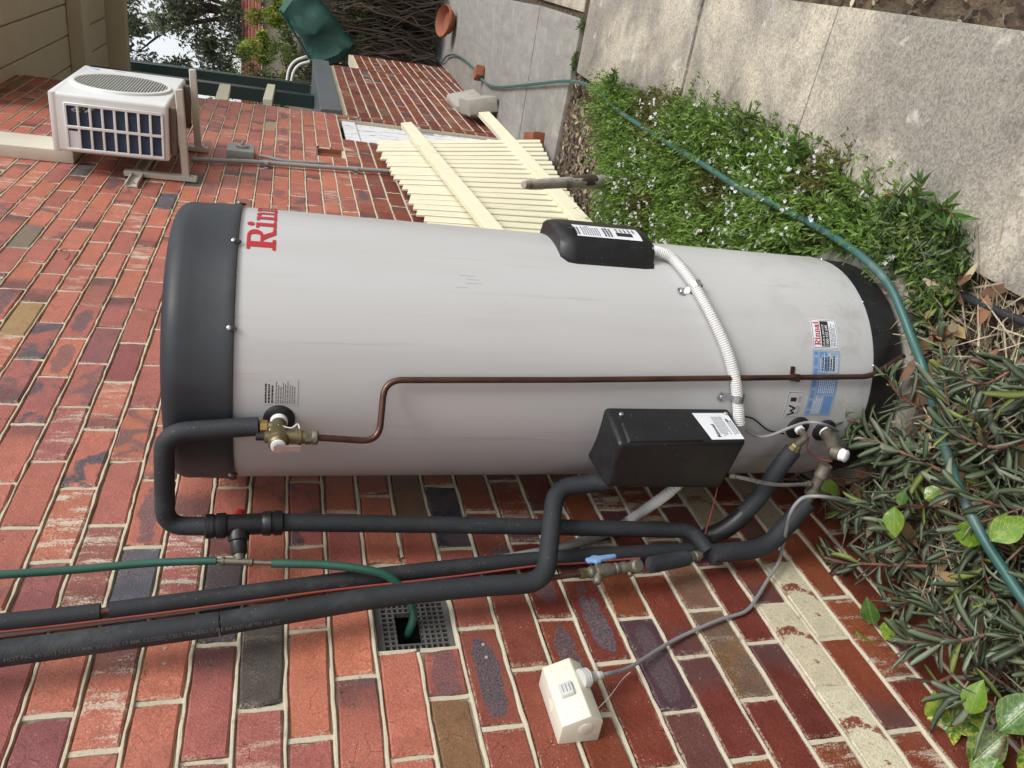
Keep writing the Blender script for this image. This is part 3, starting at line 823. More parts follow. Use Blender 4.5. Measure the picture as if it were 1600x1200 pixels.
# posts and rails of the landing
def post(a, b, w_, label):
    p0 = W(*a, -0.42); p1 = W(*b, -0.42)
    m = MB(); m.box((-0.42 - w_ / 2, (p0.y + p1.y) / 2 - w_ / 2, 1.226), (-0.42 + w_ / 2, (p0.y + p1.y) / 2 + w_ / 2, 3.19)); m.bevel(0.004, 1)
    m.build("porch_post", 'greensteel', label=label, cat="post", group="posts of the landing")
post((180, 110), (490, 133), 0.125, "dark green porch post nearer the tarpaulin, rising to the ceiling edge")
p0 = W(490, 158, -0.2)
m = MB(); m.box((-0.26, p0.y - 0.055, 1.226), (-0.15, p0.y + 0.055, 3.07)); m.bevel(0.004, 1)
m.build("porch_post", 'greensteel', label="dark green porch post close behind the brick corner", cat="post", group="posts of the landing")
for (xa, lab, hw) in ((350, "upper cream rail between the brick corner and the porch posts", .045), (422, "lower cream rail between the brick corner and the porch posts", .035)):
    a = W(xa - 4, 160, -0.06); b = W(xa + 2, 136, -0.14)
    m = MB(); m.bar(a, b, 0.05, hw * 2.0); m.bevel(0.004, 1); m.build("rail", 'cream', label=lab, cat="rail", group="cream rails of the landing")

# ---- hatch in the base wall
h = thing("access_hatch", (-0.03, 5.72, gh(5.7)), "white peeling timber hatch set in the brick base wall", "door")
m = MB(); m.box((-0.075, 5.375, -0.14), (-0.045, 6.065, 1.06)); m.build("panel", 'peel', h)
for (a, b, c, d) in ((5.375, 6.065, 0.975, 1.072), (5.375, 6.065, -0.14, -0.04)):
    m = MB(); m.box((-0.044, a, c), (-0.022, b, d)); m.bevel(0.003, 1); m.build("rail", 'peel', h)
for k in range(5):
    m = MB(); a = 5.378 + k * 0.1375; m.box((-0.044, a, -0.038), (-0.034, a + 0.134, 0.972)); m.bevel(0.002, 1); m.build("plank", 'peel', h)
m = MB(); m.box((-0.034, 5.98, 0.40), (-0.02, 6.02, 0.52)); m.build("latch", 'steel', h)
m = MB(); m.box((-0.11, 5.37, -0.5), (-0.078, 6.07, 1.09)); m.build("recess_shade_sheet", 'void', h)  # black sheet painted as the shade in the recess behind the hatch

# ---- vents
v = thing("far_wall_vent", (-0.02, 4.965, 1.125), "small terracotta air vent recessed in the wall above the fence panel", "vent")
m = MB(); m.box((-0.105, 4.862, 1.127), (-0.07, 5.068, 1.273)); m.build("cavity", 'void', v)
for a, b in ((4.862, 4.87), (5.06, 5.068)): MB().box((-0.07, a, 1.127), (-0.004, b, 1.273)).build("side_lining", 'terracotta', v)
for k in range(9):
    m = MB(); a = 4.876 + k * 0.0208; m.box((-0.05, a, 1.13), (-0.03, a + 0.011, 1.27)); m.build("bar", 'terracotta', v)

v = thing("wall_vent", (0, 1.165, 1.11), "grey square-holed plastic air vent in the brickwork, broken where the green hose enters", "vent")
m = MB(); m.box((-0.105, 1.052, 1.112), (-0.075, 1.281, 1.266)); m.build("cavity", 'void', v)
VX0, VX1 = -0.028, -0.016
m = MB()
for a, b, c, d in ((1.052, 1.281, 1.112, 1.124), (1.052, 1.281, 1.252, 1.266), (1.052, 1.063, 1.124, 1.252), (1.270, 1.281, 1.124, 1.252)): m.box((VX0 - .03, a, c), (VX1 + .001, b, d))
m.build("frame", 'vent', v)
BRK = (1.076, 1.160, 1.178, 1.226)                  # the broken patch
for k in range(1, 17):
    y = 1.063 + k * 0.01218
    for c, d in ((1.124, 1.252),) if not BRK[0] < y < BRK[1] else ((1.124, BRK[2]), (BRK[3], 1.252)): MB().box((VX0, y - .0019, c), (VX1, y + .0019, d)).build("upright_bar", 'vent', v)
for k in range(1, 11):
    z = 1.124 + k * 0.01164
    for a, b in ((1.063, 1.270),) if not BRK[2] < z < BRK[3] else ((1.063, BRK[0]), (BRK[1], 1.270)): MB().box((VX0 + .001, a, z - .0019), (VX1 - .0007, b, z + .0019)).build("cross_bar", 'vent', v)

# ================================================================== THE WATER HEATER
tank = thing("water_heater", (TC[0], TC[1], 0.0), "tall pale grey hot water storage tank with charcoal cap and black base", "water heater")
AX = Vector((TC[0], TC[1], 0)); UP = Vector((0, 0, 1))
ZB, ZC = 0.118, 1.552
MB().lathe(AX, UP, [(ZB - .03, TR - .004), (ZB, TR), (0.4, TR), (0.8, TR), (1.2, TR), (ZC + .004, TR)], 96).build("shell", 'shell', tank)
prof = [(ZC - .004, TR + .0015), (ZC - .003, TR + .007), (ZC + .006, TR + .008), (ZC + .016, TR + .0045), (ZC + .075, TR + .002)]
for k in range(7):
    a = k / 6 * math.pi / 2; prof.append((ZC + .092 + .034 * math.sin(a), TR - .034 + .036 * math.cos(a)))
prof += [(ZC + .132, TR * .5), (ZC + .134, .001)]
cap = MB().lathe(AX, UP, prof, 96).build("top_cap", 'cap', tank)
MB().lathe(AX, UP, [(0.012, TR - .012), (0.02, TR - .006), (ZB - .006, TR - .0015), (ZB - .001, TR - .003)], 96).build("base_ring", 'black', tank)
def screw(parent, P, n, r=.0045, name="screw"):
    MB().lathe(P, n, [(-.002, r), (.001, r), (.0024, r * .7), (.0026, r * .2)], 10).build(name, 'steel', parent)
def an(a): return Vector((math.cos(a), math.sin(a), 0))
for deg in (-22.9, -58.2, -94, -128, 14, 48, 84, 120, 156, -164):
    a = R_(deg); m = MB()
    p = [TP(a + da, z, .0085) for da, z in ((-.028, ZC + .001), (.028, ZC + .001), (.0, ZC - .010))]
    m.prism([q - an(a) * .0045 for q in p], p); m.build("tab", 'cap', cap)
    screw(cap, TP(a, ZC + .004, .009), an(a), .0048)
for deg in (-30, -62, -100, 10): screw(tank, TP(R_(deg), ZB - .014, -.001), an(R_(deg)), .004)
# tank stands on a pale concrete pad
m = MB(); m.lathe((TC[0], TC[1], -0.03), UP, [(0, .335), (.022, .33), (.026, .322)], 40); m.build("concrete_pad", 'stone', org=(TC[0], TC[1], -0.03), label="low pale concrete pad under the water heater", cat="pad")

# printing on the shell ------------------------------------------------
def on_shell(a0, z0, dr=.0008):
    return lambda x, y: TP(a0 + x / TR, z0 + y, dr)
def ring2d(cx, cy, rx, ry, ix, iy, a0, a1, n=14):
    vs = []; fs = []
    for k in range(n + 1):
        a = R_(a0 + (a1 - a0) * k / n); vs += [(cx + rx * math.cos(a), cy + ry * math.sin(a)), (cx + ix * math.cos(a), cy + iy * math.sin(a))]
    for k in range(n): fs.append((2 * k, 2 * k + 2, 2 * k + 3, 2 * k + 1))
    return vs, fs
def glyph(ch):
    q = lambda *a: rect2d(*a, nx=2)
    if ch == 'R': return [q(.13, .1, .42, .9), q(0, 0, .56, .12), q(0, .88, .75, 1.0), q(.42, .44, .75, .54), ring2d(.74, .72, .40, .28, .12, .17, -90, 90), ([(.50, .45), (.80, .47), (1.04, .12), (1.22, .12), (1.22, 0), (.88, 0)], [(0, 1, 2, 3, 4, 5)])], 1.27
    if ch == 'n': return [q(.12, .1, .38, .72), q(0, .61, .25, .72), q(0, 0, .5, .11), q(.66, .1, .92, .45), q(.55, 0, 1.03, .11), ring2d(.615, .44, .305, .29, .05, .16, 0, 140)], 1.08
    if ch == 'i': return [q(.13, .1, .40, .72), q(0, .61, .27, .72), q(0, 0, .53, .11), ring2d(.27, .90, .15, .13, .001, .001, 0, 360)], .60
    return [ring2d(.34, .23, .34, .23, .10, .10, 0, 360, 20), q(.52, .1, .78, .5), q(.6, 0, .95, .11), ring2d(.42, .46, .36, .27, .12, .15, 0, 165)], 1.0
def word(mb, s, size, fn_of, wid=1.0, mat=0):
    x = 0; k = 0
    for ch in s:
        pcs, adv = glyph(ch)
        for p in pcs:
            k += 1; put2d(mb, ([(x + a * size * wid, b * size) for a, b in p[0]], p[1]), fn_of(.0008 + (k % 7) * .00006), mat)
        x += adv * size * wid
    return x
a0, z0 = CY(430, 388)
m = MB(); word(m, "Rinnai", 0.0545, lambda d: on_shell(R_(-25.2), 1.4785, d), .98); m.build("brand_lettering", 'red', tank)
def plate(name, x0, y0, x1, y1, mat, dr, fn, nx=6, parent=tank):
    m = MB(); put2d(m, rect2d(x0, y0, x1, y1, nx), fn(dr)); return m.build(name, mat, parent)
# service sticker
fs = lambda d: on_shell(R_(-55.2), 0.205, d)
st = plate("service_sticker", 0, 0, .072, .072, 'sticker', .0008, fs)
plate("border", .002, .002, .070, .070, 'ink', .0010, fs, parent=st); plate("inner_sheet", .0032, .0032, .0688, .0688, 'sticker', .0012, fs, parent=st)
m = MB(); word(m, "Rinnai", 0.0165, lambda d: on_shell(R_(-55.2) + .008 / TR, 0.205 + .050, d + .0008), .62); m.build("brand_lettering", 'red', st)
plate("black_band", .005, .024, .067, .047, 'ink', .0014, fs, parent=st)
m = MB(); put2d(m, text2d("SALES & SERVICE", .0072, .01), lambda x, y: fs(.0017)(x * .98 + .0065, y + .038)); put2d(m, text2d("1300 555 545", .0098, .015), lambda x, y: fs(.0017)(x * .93 + .0065, y + .0275)); m.build("lettering", 'sticker', st)
m = MB(); print_lines(m, fs(.0016), .006, .006, .066, .022, 4); m.build("small_print", 'greyink', st)
# rating plate, pale blue
fb = lambda d: on_shell(R_(-86.6), 0.203, d)
bl = plate("rating_plate", 0, 0, .158, .074, 'bluesticker', .0008, fb, 12)
for (x0, y0, x1, y1) in ((.004, .06, .154, .070), (.004, .006, .05, .030), (.055, .004, .10, .055), (.104, .034, .154, .056)): plate("printed_panel", x0, y0, x1, y1, 'bluesticker2', .0010, fb, 6, bl)
m = MB()
for (x0, y0, x1, y1, n) in ((.006, .034, .05, .058, 5), (.057, .006, .098, .053, 9), (.106, .004, .152, .032, 6), (.106, .036, .152, .055, 4)): print_lines(m, fb(.0013), x0, y0, x1, y1, n, .4)
m.build("small_print", 'sticker', bl)
m = MB(); print_lines(m, fb(.0014), .11, .012, .145, .05, 5, .5); m.build("stamped_figures", 'ink', bl)
# water mark sticker with the W and the small black panel
fw = lambda d: on_shell(R_(-87.6), 0.288, d)
wm = plate("watermark_sticker", 0, 0, .064, .046, 'sticker', .0008, fw)
plate("border", .0015, .0015, .0625, .0445, 'ink', .0010, fw, parent=wm); plate("inner_sheet", .0025, .0025, .0615, .0435, 'shell', .0012, fw, parent=wm)
m = MB()
zz = [(.006, .035), (.011, .017), (.017, .030), (.023, .017), (.030, .037)]
for k, ((xa, ya), (xb, yb)) in enumerate(zip(zz[:-1], zz[1:])):
    put2d(m, ([(xa - .0022, ya), (xa + .0022, ya), (xb + .0022, yb), (xb - .0022, yb)], [(0, 1, 2, 3)]), fw(.0014 + k * .00006))
put2d(m, rect2d(.006, .0125, .030, .0138), fw(.0014)); m.build("w_mark", 'ink', wm)
plate("black_panel", .040, .020, .050, .036, 'ink', .0014, fw, 2, wm)
m = MB(); print_lines(m, fw(.0014), .008, .005, .03, .011, 2); print_lines(m, fw(.0014), .038, .006, .056, .016, 3); m.build("small_print", 'greyink', wm)
# instruction notice by the valve
fn_ = lambda d: on_shell(R_(-86.4), 1.430, d)
nt_ = plate("instruction_notice", 0, 0, .052, .064, 'shell', .0007, fn_)
m = MB(); print_lines(m, fn_(.0010), .004, .044, .044, .062, 3, .5); m.build("heading_print", 'ink', nt_)
m = MB(); print_lines(m, fn_(.0010), .003, .004, .050, .042, 9, .42); m.build("small_print", 'greyink', nt_)
for k in range(4):   # faint scuffs on the shell near the middle
    x, y = 745 + rng.uniform(-15, 15), 432 + k * 6
    a, z = CY(x, y)
    m = MB(); put2d(m, rect2d(0, 0, .0006, rng.uniform(.01, .035)), on_shell(a, z, .0005)); m.build("scuff", 'scuff', tank)

# thermostat cover on the right flank ---------------------------------
cv = []
def cover_ring(z, k, kz=0):
    pts = []
    for (deg, dr) in ((-20, .0), (-19.5, .004), (-17.2, .006), (-14.5, .030), (-11, .040), (0, .043), (10, .043), (18, .038), (22, .006), (24, .0)):
        pts.append(TP(R_(1.5 + (deg - 1.5) * k), z, -.004 + dr * k if dr > .004 else -.004 + dr))
    return pts
zs = [(0.648, .86), (0.652, .97), (0.675, 1.0), (0.842, 1.0), (0.862, .97), (0.876, .80)]
m = MB(); vs = []; n = 10
for z, k in zs: vs += cover_ring(z, k)
fcs = [(i * n + j, i * n + j + 1, (i + 1) * n + j + 1, (i + 1) * n + j) for i in range(len(zs) - 1) for j in range(n - 1)]
fcs += [tuple(range(n)), tuple(range((len(zs) - 1) * n, len(zs) * n))]
m.add(vs, fcs, 0, True); tcv = m.build("thermostat_cover", 'black', tank)
fc = lambda d: (lambda x, y: TP(R_(-9) + x / .345, 0.676 + y, .0362 + d + .0035 * math.sin(min(1, max(0, x / .05)) * 1.57)))
lb = plate("label", 0, 0, .058, .160, 'sticker', .0008, fc, 6, tcv)
m = MB()
put2d(m, rect2d(.012, .020, .028, .060), fc(.0012))
for (x0, y0, x1, y1, nn) in ((.006, .150, .05, .163, 2), (.006, .070, .052, .092, 3)): print_lines(m, fc(.0012), x0, y0, x1, y1, nn, .6)
m.build("bold_print", 'ink', lb)
m = MB(); print_lines(m, fc(.0012), .006, .100, .054, .145, 8); print_lines(m, fc(.0012), .03, .008, .054, .06, 5); m.build("small_print", 'greyink', lb)

# ribbed conduit along the shell ---------------------------------------
def ribbed(m, pts, r, pitch=.0050, n=14):
    pts = resample(pts, pitch / 4); m.tube(pts, [r * (1.04, 1.04, .86, .84)[k % 4] for k in range(len(pts))], n)
cond = [CP(x, y, d) for x, y, d in ((1016, 392, .020), (1030, 394, .019), (1050, 403, .016), (1072, 428, .014), (1090, 455, .014), (1112, 495, .014), (1135, 545, .014), (1148, 590, .014), (1153, 630, .014), (1155, 662, .018))]
ct = thing("ribbed_conduit", TP(*CY(1020, 394, .02), .02), "white ribbed conduit crossing the tank between its two black covers", "conduit")
m = MB(); ribbed(m, spline(cond, 14), .0125); m.build("corrugated_tube", 'white', ct)
def saddle(parent, x, y, tail, r=.0135):
    a, z = CY(x, y, .014); a2, z2 = CY(x + tail[0], y + tail[1], .002); P = TP(a, z, .014); n_ = an(a)
    Q = TP(a2, z2, .0016); t = (P - Q - n_ * n_.dot(P - Q)).normalized(); ax = n_.cross(t).normalized()
    m = MB(); pr = []
    for k in range(9):
        b = math.pi * k / 8; pr.append(P + t * math.cos(b) * (r + .001) + n_ * (math.sin(b) * (r + .001)))
    base = -.0135
    for wd in (1,):
        o = [P + t * (r + .001) + n_ * base] + pr + [P - t * (r + .001) + n_ * base, Q + n_ * .0]
        for k in range(len(o) - 1): m.bar(o[k], o[k + 1], .015, .0016, up=(o[k + 1] - o[k]).cross(ax))
    c = m.build("saddle_clamp", 'steel', parent); m2 = MB(); m2.lathe(Q - n_ * .001, n_, [(0, .0105), (.0022, .0105), (.0026, .0095)], 16); m2.build("tab", 'steel', c)
    screw(c, Q + n_ * .003, n_, .005)
saddle(ct, 1087, 447, (-22, 8)); saddle(ct, 1153, 622, (-26, -2))

# element and pump cover, the big black box on the left flank ---------
zt, zb_ = .786, .478
top = [GZ(947, 640, zt), GZ(968, 694, zt), GZ(946, 762, zt), GZ(920, 719, zt)]
bot = [GZ(1140, 640, zb_), GZ(1168, 690, zb_), GZ(1126, 764, zb_), Vector((0.21, 1.38, zb_))]
bx_org = (top[0] + bot[0]) / 2
box = thing("pump_cover", (bx_org.x, bx_org.y, zb_), "big black five-sided plastic cover low on the tank beside the insulated pipes", "cover")
tb = Vector((0.372, 1.42, zt)); tb2 = Vector((0.245, 1.42, zt)); bb = Vector((0.372, 1.42, zb_)); bb2 = Vector((0.22, 1.42, zb_))
Tt = [tb, top[0], top[1], top[2], top[3], tb2]; Bb = [bb, bot[0], bot[1], bot[2], bot[3], bb2]
m = MB(); m.prism(Bb, Tt); m.bevel(.012, 4); bxo = m.build("shell", 'black', box)
fdir = (top[1] - top[0]).normalized(); nrm = (bot[0] - top[0]).cross(top[1] - top[0]).normalized()
if nrm.dot(Vector((1, -1, 0))) < 0: nrm = -nrm
def on_box(u, v_, d=.0008):      # u: 0 tank edge..1 ridge ; v: 0 top..1 bottom
    return top[0].lerp(top[1], u).lerp(bot[0].lerp(bot[1], u), v_) + nrm * d
m = MB(); m.prism([on_box(u, v_, -.004) for u, v_ in ((.40, .06), (.40, .60), (.97, .66), (.97, .06))], [on_box(u, v_, .0035) for u, v_ in ((.42, .08), (.42, .575), (.95, .64), (.95, .08))]); m.bevel(.002, 2); m.build("raised_panel", 'black', bxo)
m = MB(); q = [on_box(u, v_, .0010) for u, v_ in ((.12, .665), (.12, .955), (.93, .985), (.93, .72))]; m.add(q, [(0, 1, 2, 3)]); lb = m.build("label", 'sticker', bxo)
def on_lb(x, y, d=.0016):
    return on_box(.12 + .81 * y, .68 + .28 * x + .03 * y, d)
m = MB(); put2d(m, text2d("Rinnai", 1.0, .03), lambda x, y: on_lb(.28 + .10 - (y) * .14 - .02, .92 - x * .20)); m.build("brand_lettering", 'ink', lb)
m = MB(); print_lines(m, lambda x, y: on_lb(y, x), .15, .40, .9, .72, 6); print_lines(m, lambda x, y: on_lb(y, x), .3, .78, .9, .95, 3); m.build("small_print", 'greyink', lb)["kind"] = "stuff"
m = MB(); put2d(m, ring2d(.82, .30, .035, .07, .01, .02, 0, 360), lambda x, y: on_lb(x, y)); m.build("round_mark", 'ink', lb)
screw(bxo, on_box(.15, .10, .002), nrm, .0052); screw(bxo, on_box(.14, .945, .002), nrm, .0052)

# grommets and brass where pipes meet the shell -----------------------
def grommet(P, n_, r=.034):
    MB().lathe(P - n_ * .006, n_, [(0, r), (.009, r), (.0125, r * .88), (.013, r * .55), (.008, r * .5)], 28).build("grommet", 'black', tank)
av, zv = CY(436, 654); Pv = TP(av, zv); nv = an(av); grommet(Pv, nv, .030)
ae, ze = CY(1246, 668); Pe = TP(ae, ze); ne = an(ae); grommet(Pe, ne, .030)
ad, zd = CY(1287, 672); Pd = TP(ad, zd); nd_ = an(ad); grommet(Pd, nd_, .030)

# relief valve ----------------------------------------------------------
rv = thing("relief_valve", Pv, "tarnished brass relief valve with white lever high on the tank", "valve")
MB().lathe(Pv, nv, [(-.004, .0165), (.014, .0165), (.016, .0145)], 20).build("thread_tape", 'tape', rv)
MB().lathe(Pv, nv, [(.012, .013), (.02, .014), (.034, .0145), (.036, .016), (.05, .0175), (.066, .0185), (.069, .0195), (.073, .0195), (.076, .018), (.079, .0185), (.084, .0185), (.088, .015)], 24).build("body", 'brass', rv)
MB().lathe(Pv + nv * .027, UP, [(.008, .0095), (.020, .0095), (.022, .0085)], 16).build("inlet_stub", 'brass', rv)
MB().lathe(Pv + nv * .027, UP, [(.021, .0125), (.034, .0125), (.036, .0105)], 6, smooth=False).build("union_nut", 'brass2', rv)
Po = Pv + nv * .061
MB().lathe(Po, -UP, [(.012, .0125), (.034, .0125), (.036, .0155), (.041, .0155), (.043, .0125), (.05, .0125)], 20).build("outlet", 'brass', rv)
MB().lathe(Po, -UP, [(.049, .0140), (.060, .0140)], 6, smooth=False).build("outlet_nut", 'dullbrass', rv)
MB().lathe(Po, -UP, [(.060, .0125), (.064, .0145), (.070, .0145), (.073, .010)], 20).build("compression_ring", 'dullbrass', rv)
MB().lathe(Po, UP, [(.012, .0115), (.024, .0115), (.026, .0085)], 16).build("side_boss", 'brass', rv)
MB().lathe(Po, UP, [(.026, .0072), (.040, .0072), (.041, .005)], 14).build("plug", 'black', rv)
sdv = nv.cross(UP)
m = MB(); m.lathe(Pv, nv, [(.087, .014), (.092, .014), (.094, .010)], 18); lv = m.build("end_disc", 'white', rv)
m = MB(); m.bar(Pv + nv * .097 + UP * .008, Pv + nv * .097 - UP * .040, .012, .003, up=nv); m.bar(Pv + nv * .0955 + UP * .004, Pv + nv * .0955 - UP * .012, .018, .004, up=nv); m.build("lever", 'steel', rv)
m = MB(); m.tube(spline([Pv + nv * .042 + an(av + 1.4) * .0165, Pv + nv * .040 + UP * .0165, Pv + nv * .042 - an(av + 1.4) * .0165], 6), .0018, 6); m.tube(spline([Pv + nv * .042 + an(av + 1.4) * .016, Pv + nv * .046 + an(av + 1.4) * .012 - UP * .022, Pv + nv * .038 + an(av + 1.4) * .016 - UP * .034, Pv + nv * .045 + an(av + 1.4) * .010 - UP * .038], 6), .0013, 6); m.build("tag_string", 'tape', rv)

# copper drain ----------------------------------------------------------
dr = thing("copper_drain_pipe", Po - UP * .07, "thin brown copper drain pipe running down the front of the tank", "pipe")
c_end = CP(1362, 588, .016); 
cp = [Po - UP * .066, CP(560, 691, .060), CP(590, 672, .045), CP(600, 625, .024), CP(612, 594, .016), CP(660, 593, .0145), CP(900, 593.5, .0145), CP(1150, 592, .0145), CP(1350, 588, .0145), CP(1378, 580, .026), GZ(1398, 562, 0.055)]
cp = fillet([cp[0], CP(592, 690, .058), CP(601, 594, .016), CP(900, 593.5, .0145), CP(1360, 588.5, .0145), GZ(1412, 556, .03)], [.035, .035, .03, .03], 9)
MB().tube(cp, .0065, 14).build("tube", 'copper', dr)
a, z = CY(1243, 590, .0145); m = MB(); P = TP(a, z, .0145); t = an(a + math.pi / 2)
for s_ in (-1, 1): m.bar(P + t * s_ * .0075, P + t * s_ * .0075 - an(a) * .014, .011, .0016, up=t)
m.bar(P + an(a) * .0085 - t * .009, P + an(a) * .0085 + t * .009, .011, .0016, up=an(a)); m.bar(P - an(a) * .0135 + t * .008, P - an(a) * .0135 + t * .024, .011, .0018, up=an(a)); m.build("pipe_clip", 'copper', dr)

# ================================================================== PIPEWORK
def frustum_text(m, a, b, r, s, size, toward, shift=0.0, gap=.0008):
    """text wrapped round a straight run of pipe, reading from a to b, facing 'toward'"""
    a = Vector(a); b = Vector(b); d = (b - a).normalized(); e = Vector(toward) - a; e = (e - d * e.dot(d)).normalized(); f = d.cross(e)
    vs, fs_ = text2d(s, size, .01)
    def fn(x, y):
        q = -(y + shift) / r
        return a + d * x + (e * math.cos(q) + f * math.sin(q)) * (r + gap)
    m.add([fn(x, y) for x, y in vs], fs_)
    return max(x for x, y in vs)

# A: hot outlet, up over the valve and down beside the wall
rA = .0185
A0 = Pv + nv * .027 + UP * .037
Apts = [A0, Vector((A0.x + .003, A0.y, 1.668)), PY(262, 808, 1.285), W(325, 822, .135)]
Apts = [A0, PY(256, 676, A0.y), PY(258, 822, 1.30), W(330, 822, .118)]
hot = thing("hot_water_pipe", (A0.x, A0.y, A0.z), "black insulated pipe looping from the relief valve over to the mixing valve", "pipe", "black insulated pipes")
MB().tube(fillet(Apts, .045, 9), rA, 16).build("lagging", 'foam', hot)
T0 = W(330, 822, .118); T1 = W(430, 817, .115)
dT = (T1 - T0).normalized()
mv = thing("mixing_valve", T0, "black moulded mixing valve with red button on the pipe beside the tank", "valve")
MB().lathe(T0, dT, [(-.012, .021), (-.01, .0245), (.004, .0245), (.005, .0225), (.009, .0225), (.010, .0250), (.026, .0255), (.028, .024), (.030, .0215), (.095, .0215), (.098, .0245), (.112, .0255), (.114, .023), (.118, .023), (.119, .0255), (.134, .0255), (.137, .021)], 24).build("body", 'black', mv)
Tm = W(372, 818, .117); bdir = (W(374, 872, .075) - Tm).normalized()
MB().lathe(Tm, bdir, [(0, .019), (.028, .021), (.034, .0205), (.036, .0165), (.060, .0155), (.064, .0125)], 20).build("side_branch", 'black', mv)
rb = W(377, 795, .12); MB().lathe(Tm, (rb - Tm), [(.015, .010), (.030, .010), (.035, .0085), (.037, .004)], 18).build("button", 'redcap', mv)
# A continues down
A2 = [W(428, 816, .115), W(640, 819, .100), W(840, 823, .085), W(1060, 830, .072), W(1098, 848, .066), W(1106, 862, .062)]
down = thing("drop_pipe", W(1106, 862, .062), "black insulated pipe dropping from the mixing valve to the brass tee", "pipe", "black insulated pipes")
MB().tube(resample(fillet([A2[0], A2[1], A2[2], W(1084, 829, .072), W(1108, 864, .06)], [.1, .1, .04], 9), .02), rA, 16).build("lagging", 'foam', down)

# C: nearest to the camera of the two risers, with printed text
rC = .0215; XC = .078
C1 = fillet([W(-260, 1052, XC), W(0, 1022, XC), W(341, 975, XC)], .2, 5)
cc_ = thing("riser_pipe", W(845, 905, XC), "black insulated riser with printed text, nearest the power outlet, bending up to the pump cover", "pipe", "black insulated pipes")
MB().tube(C1, rC, 18).build("lagging", 'foam', cc_)
Cmid = [W(343.5, 974.6, XC), W(600, 931, XC), W(740, 917, XC), W(852, 910, XC), W(868, 762, .165), W(948, 752, .19)]
MB().tube(fillet(Cmid, [.1, .1, .05, .045], 9), rC * .97, 18).build("lagging", 'foam', cc_)
MB().tube([W(320, 979, XC), W(372, 971, XC)], .011, 12).build("copper_core", 'copper', cc_)
m = MB(); ta, tb_ = W(0, 1022, XC), W(341, 975, XC)
frustum_text(m, W(10, 1020.6, XC), tb_, rC, "HOT PAL BV3013 SIZE 13 MM. WALL X 13 MM. CLOSED CELL TEMPERATURE RATED UP TO 110 °C", .0098, CAM, -.0135)
m.build("printed_text", 'paleink', cc_)

# B: the riser close to the wall
rB = .0170; XB = .034
bb_ = thing("wall_riser_pipe", W(1090, 862, XB), "black insulated riser hugging the wall behind, cut open near the top of the photo", "pipe", "black insulated pipes")
MB().tube(fillet([W(-260, 1000, XB), W(0, 974, XB), W(157, 957, XB)], .2, 4), rB, 16).build("lagging", 'foam', bb_)
MB().tube(fillet([W(171, 955, XB), W(400, 925, XB), W(640, 893, XB), W(850, 872, XB), W(1085, 858, XB)], .15, 5), rB, 16).build("lagging", 'foam', bb_)
MB().tube([W(140, 959, XB), W(190, 953, XB)], .0085, 12).build("copper_core", 'copper', bb_)

# brass ball valve train at the foot of the risers
vt = thing("stop_valve", W(960, 890, .075), "weathered brass stop valve with pale blue lever below the pump cover", "valve")
V0, V1 = W(868, 902, .078), W(1010, 882, .072); dv = (V1 - V0).normalized()
def vtp(x): return W(x, 902 - (x - 868) * 20 / 142, .076)
MB().tube([vtp(850), vtp(912)], .0062, 12).build("copper_tail", 'copper', vt)
MB().lathe(vtp(906), dv, [(0, .0118), (.014, .0118), (.016, .010)], 6, smooth=False).build("union_nut", 'brass', vt)
MB().lathe(vtp(906), dv, [(.014, .010), (.022, .0105), (.024, .0125), (.03, .0125), (.032, .0105), (.038, .0105), (.040, .014), (.06, .0155), (.078, .0145), (.08, .0115), (.086, .0115), (.088, .0135), (.094, .0135), (.096, .0115), (.102, .0115), (.105, .0135), (.114, .0135), (.118, .009)], 18).build("body", 'dullbrass', vt)
nW = (Vector(CAM) - vtp(980)); nW = (nW - dv * nW.dot(dv)).normalized(); sW = dv.cross(nW)
MB().lathe(vtp(981) , nW, [(.008, .012), (.026, .012), (.028, .0155), (.042, .0155), (.046, .011)], 18).build("bonnet", 'dullbrass', vt)
br = W(930, 915, .065) - vtp(934)
MB().lathe(vtp(936), br, [(.004, .009), (.022, .0105), (.03, .0085), (.032, .006)], 14).build("drain_spout", 'dullbrass', vt)
br2 = W(985, 905, .07) - vtp(982)
MB().lathe(vtp(983), br2, [(.008, .006), (.022, .006), (.024, .0045)], 10).build("test_nipple", 'dullbrass', vt)
Ph = W(932, 874, .088); Pb_ = vtp(934)
MB().tube([Pb_, Ph], .006, 10).build("stem", 'dullbrass', vt)
hx = (W(965, 868, .09) - Ph).normalized(); hn = (Ph - Pb_).normalized() * .7 + nW * .6; hn = (hn - hx * hn.dot(hx)).normalized()
m = MB(); hw = hx.cross(hn)
outl = [(-.024, .006), (-.012, .0085), (-.008, .014), (.004, .014), (.008, .0085), (.046, .0065), (.048, -.0045), (.008, -.0075), (.003, -.0125), (-.006, -.0125), (-.012, -.0085), (-.024, -.007)]
m.prism([Ph + hx * a + hw * b - hn * .003 for a, b in outl], [Ph + hx * a + hw * b + hn * .004 for a, b in outl]); m.bevel(.0015, 2); m.build("lever", 'bluehandle', vt)
MB().tube(resample([W(1016, 883, .073), W(1072, 872, .07)], .02), .0185, 16).build("foam_sleeve", 'foam', vt)
MB().lathe(W(1072, 872, .07), W(1110, 865, .066) - W(1072, 872, .07), [(0, .008), (.006, .008), (.007, .0125), (.017, .0125), (.018, .009), (.024, .009), (.026, .0125), (.036, .0125), (.038, .009), (.044, .009)], 14).build("brass_tee", 'dullbrass', vt)

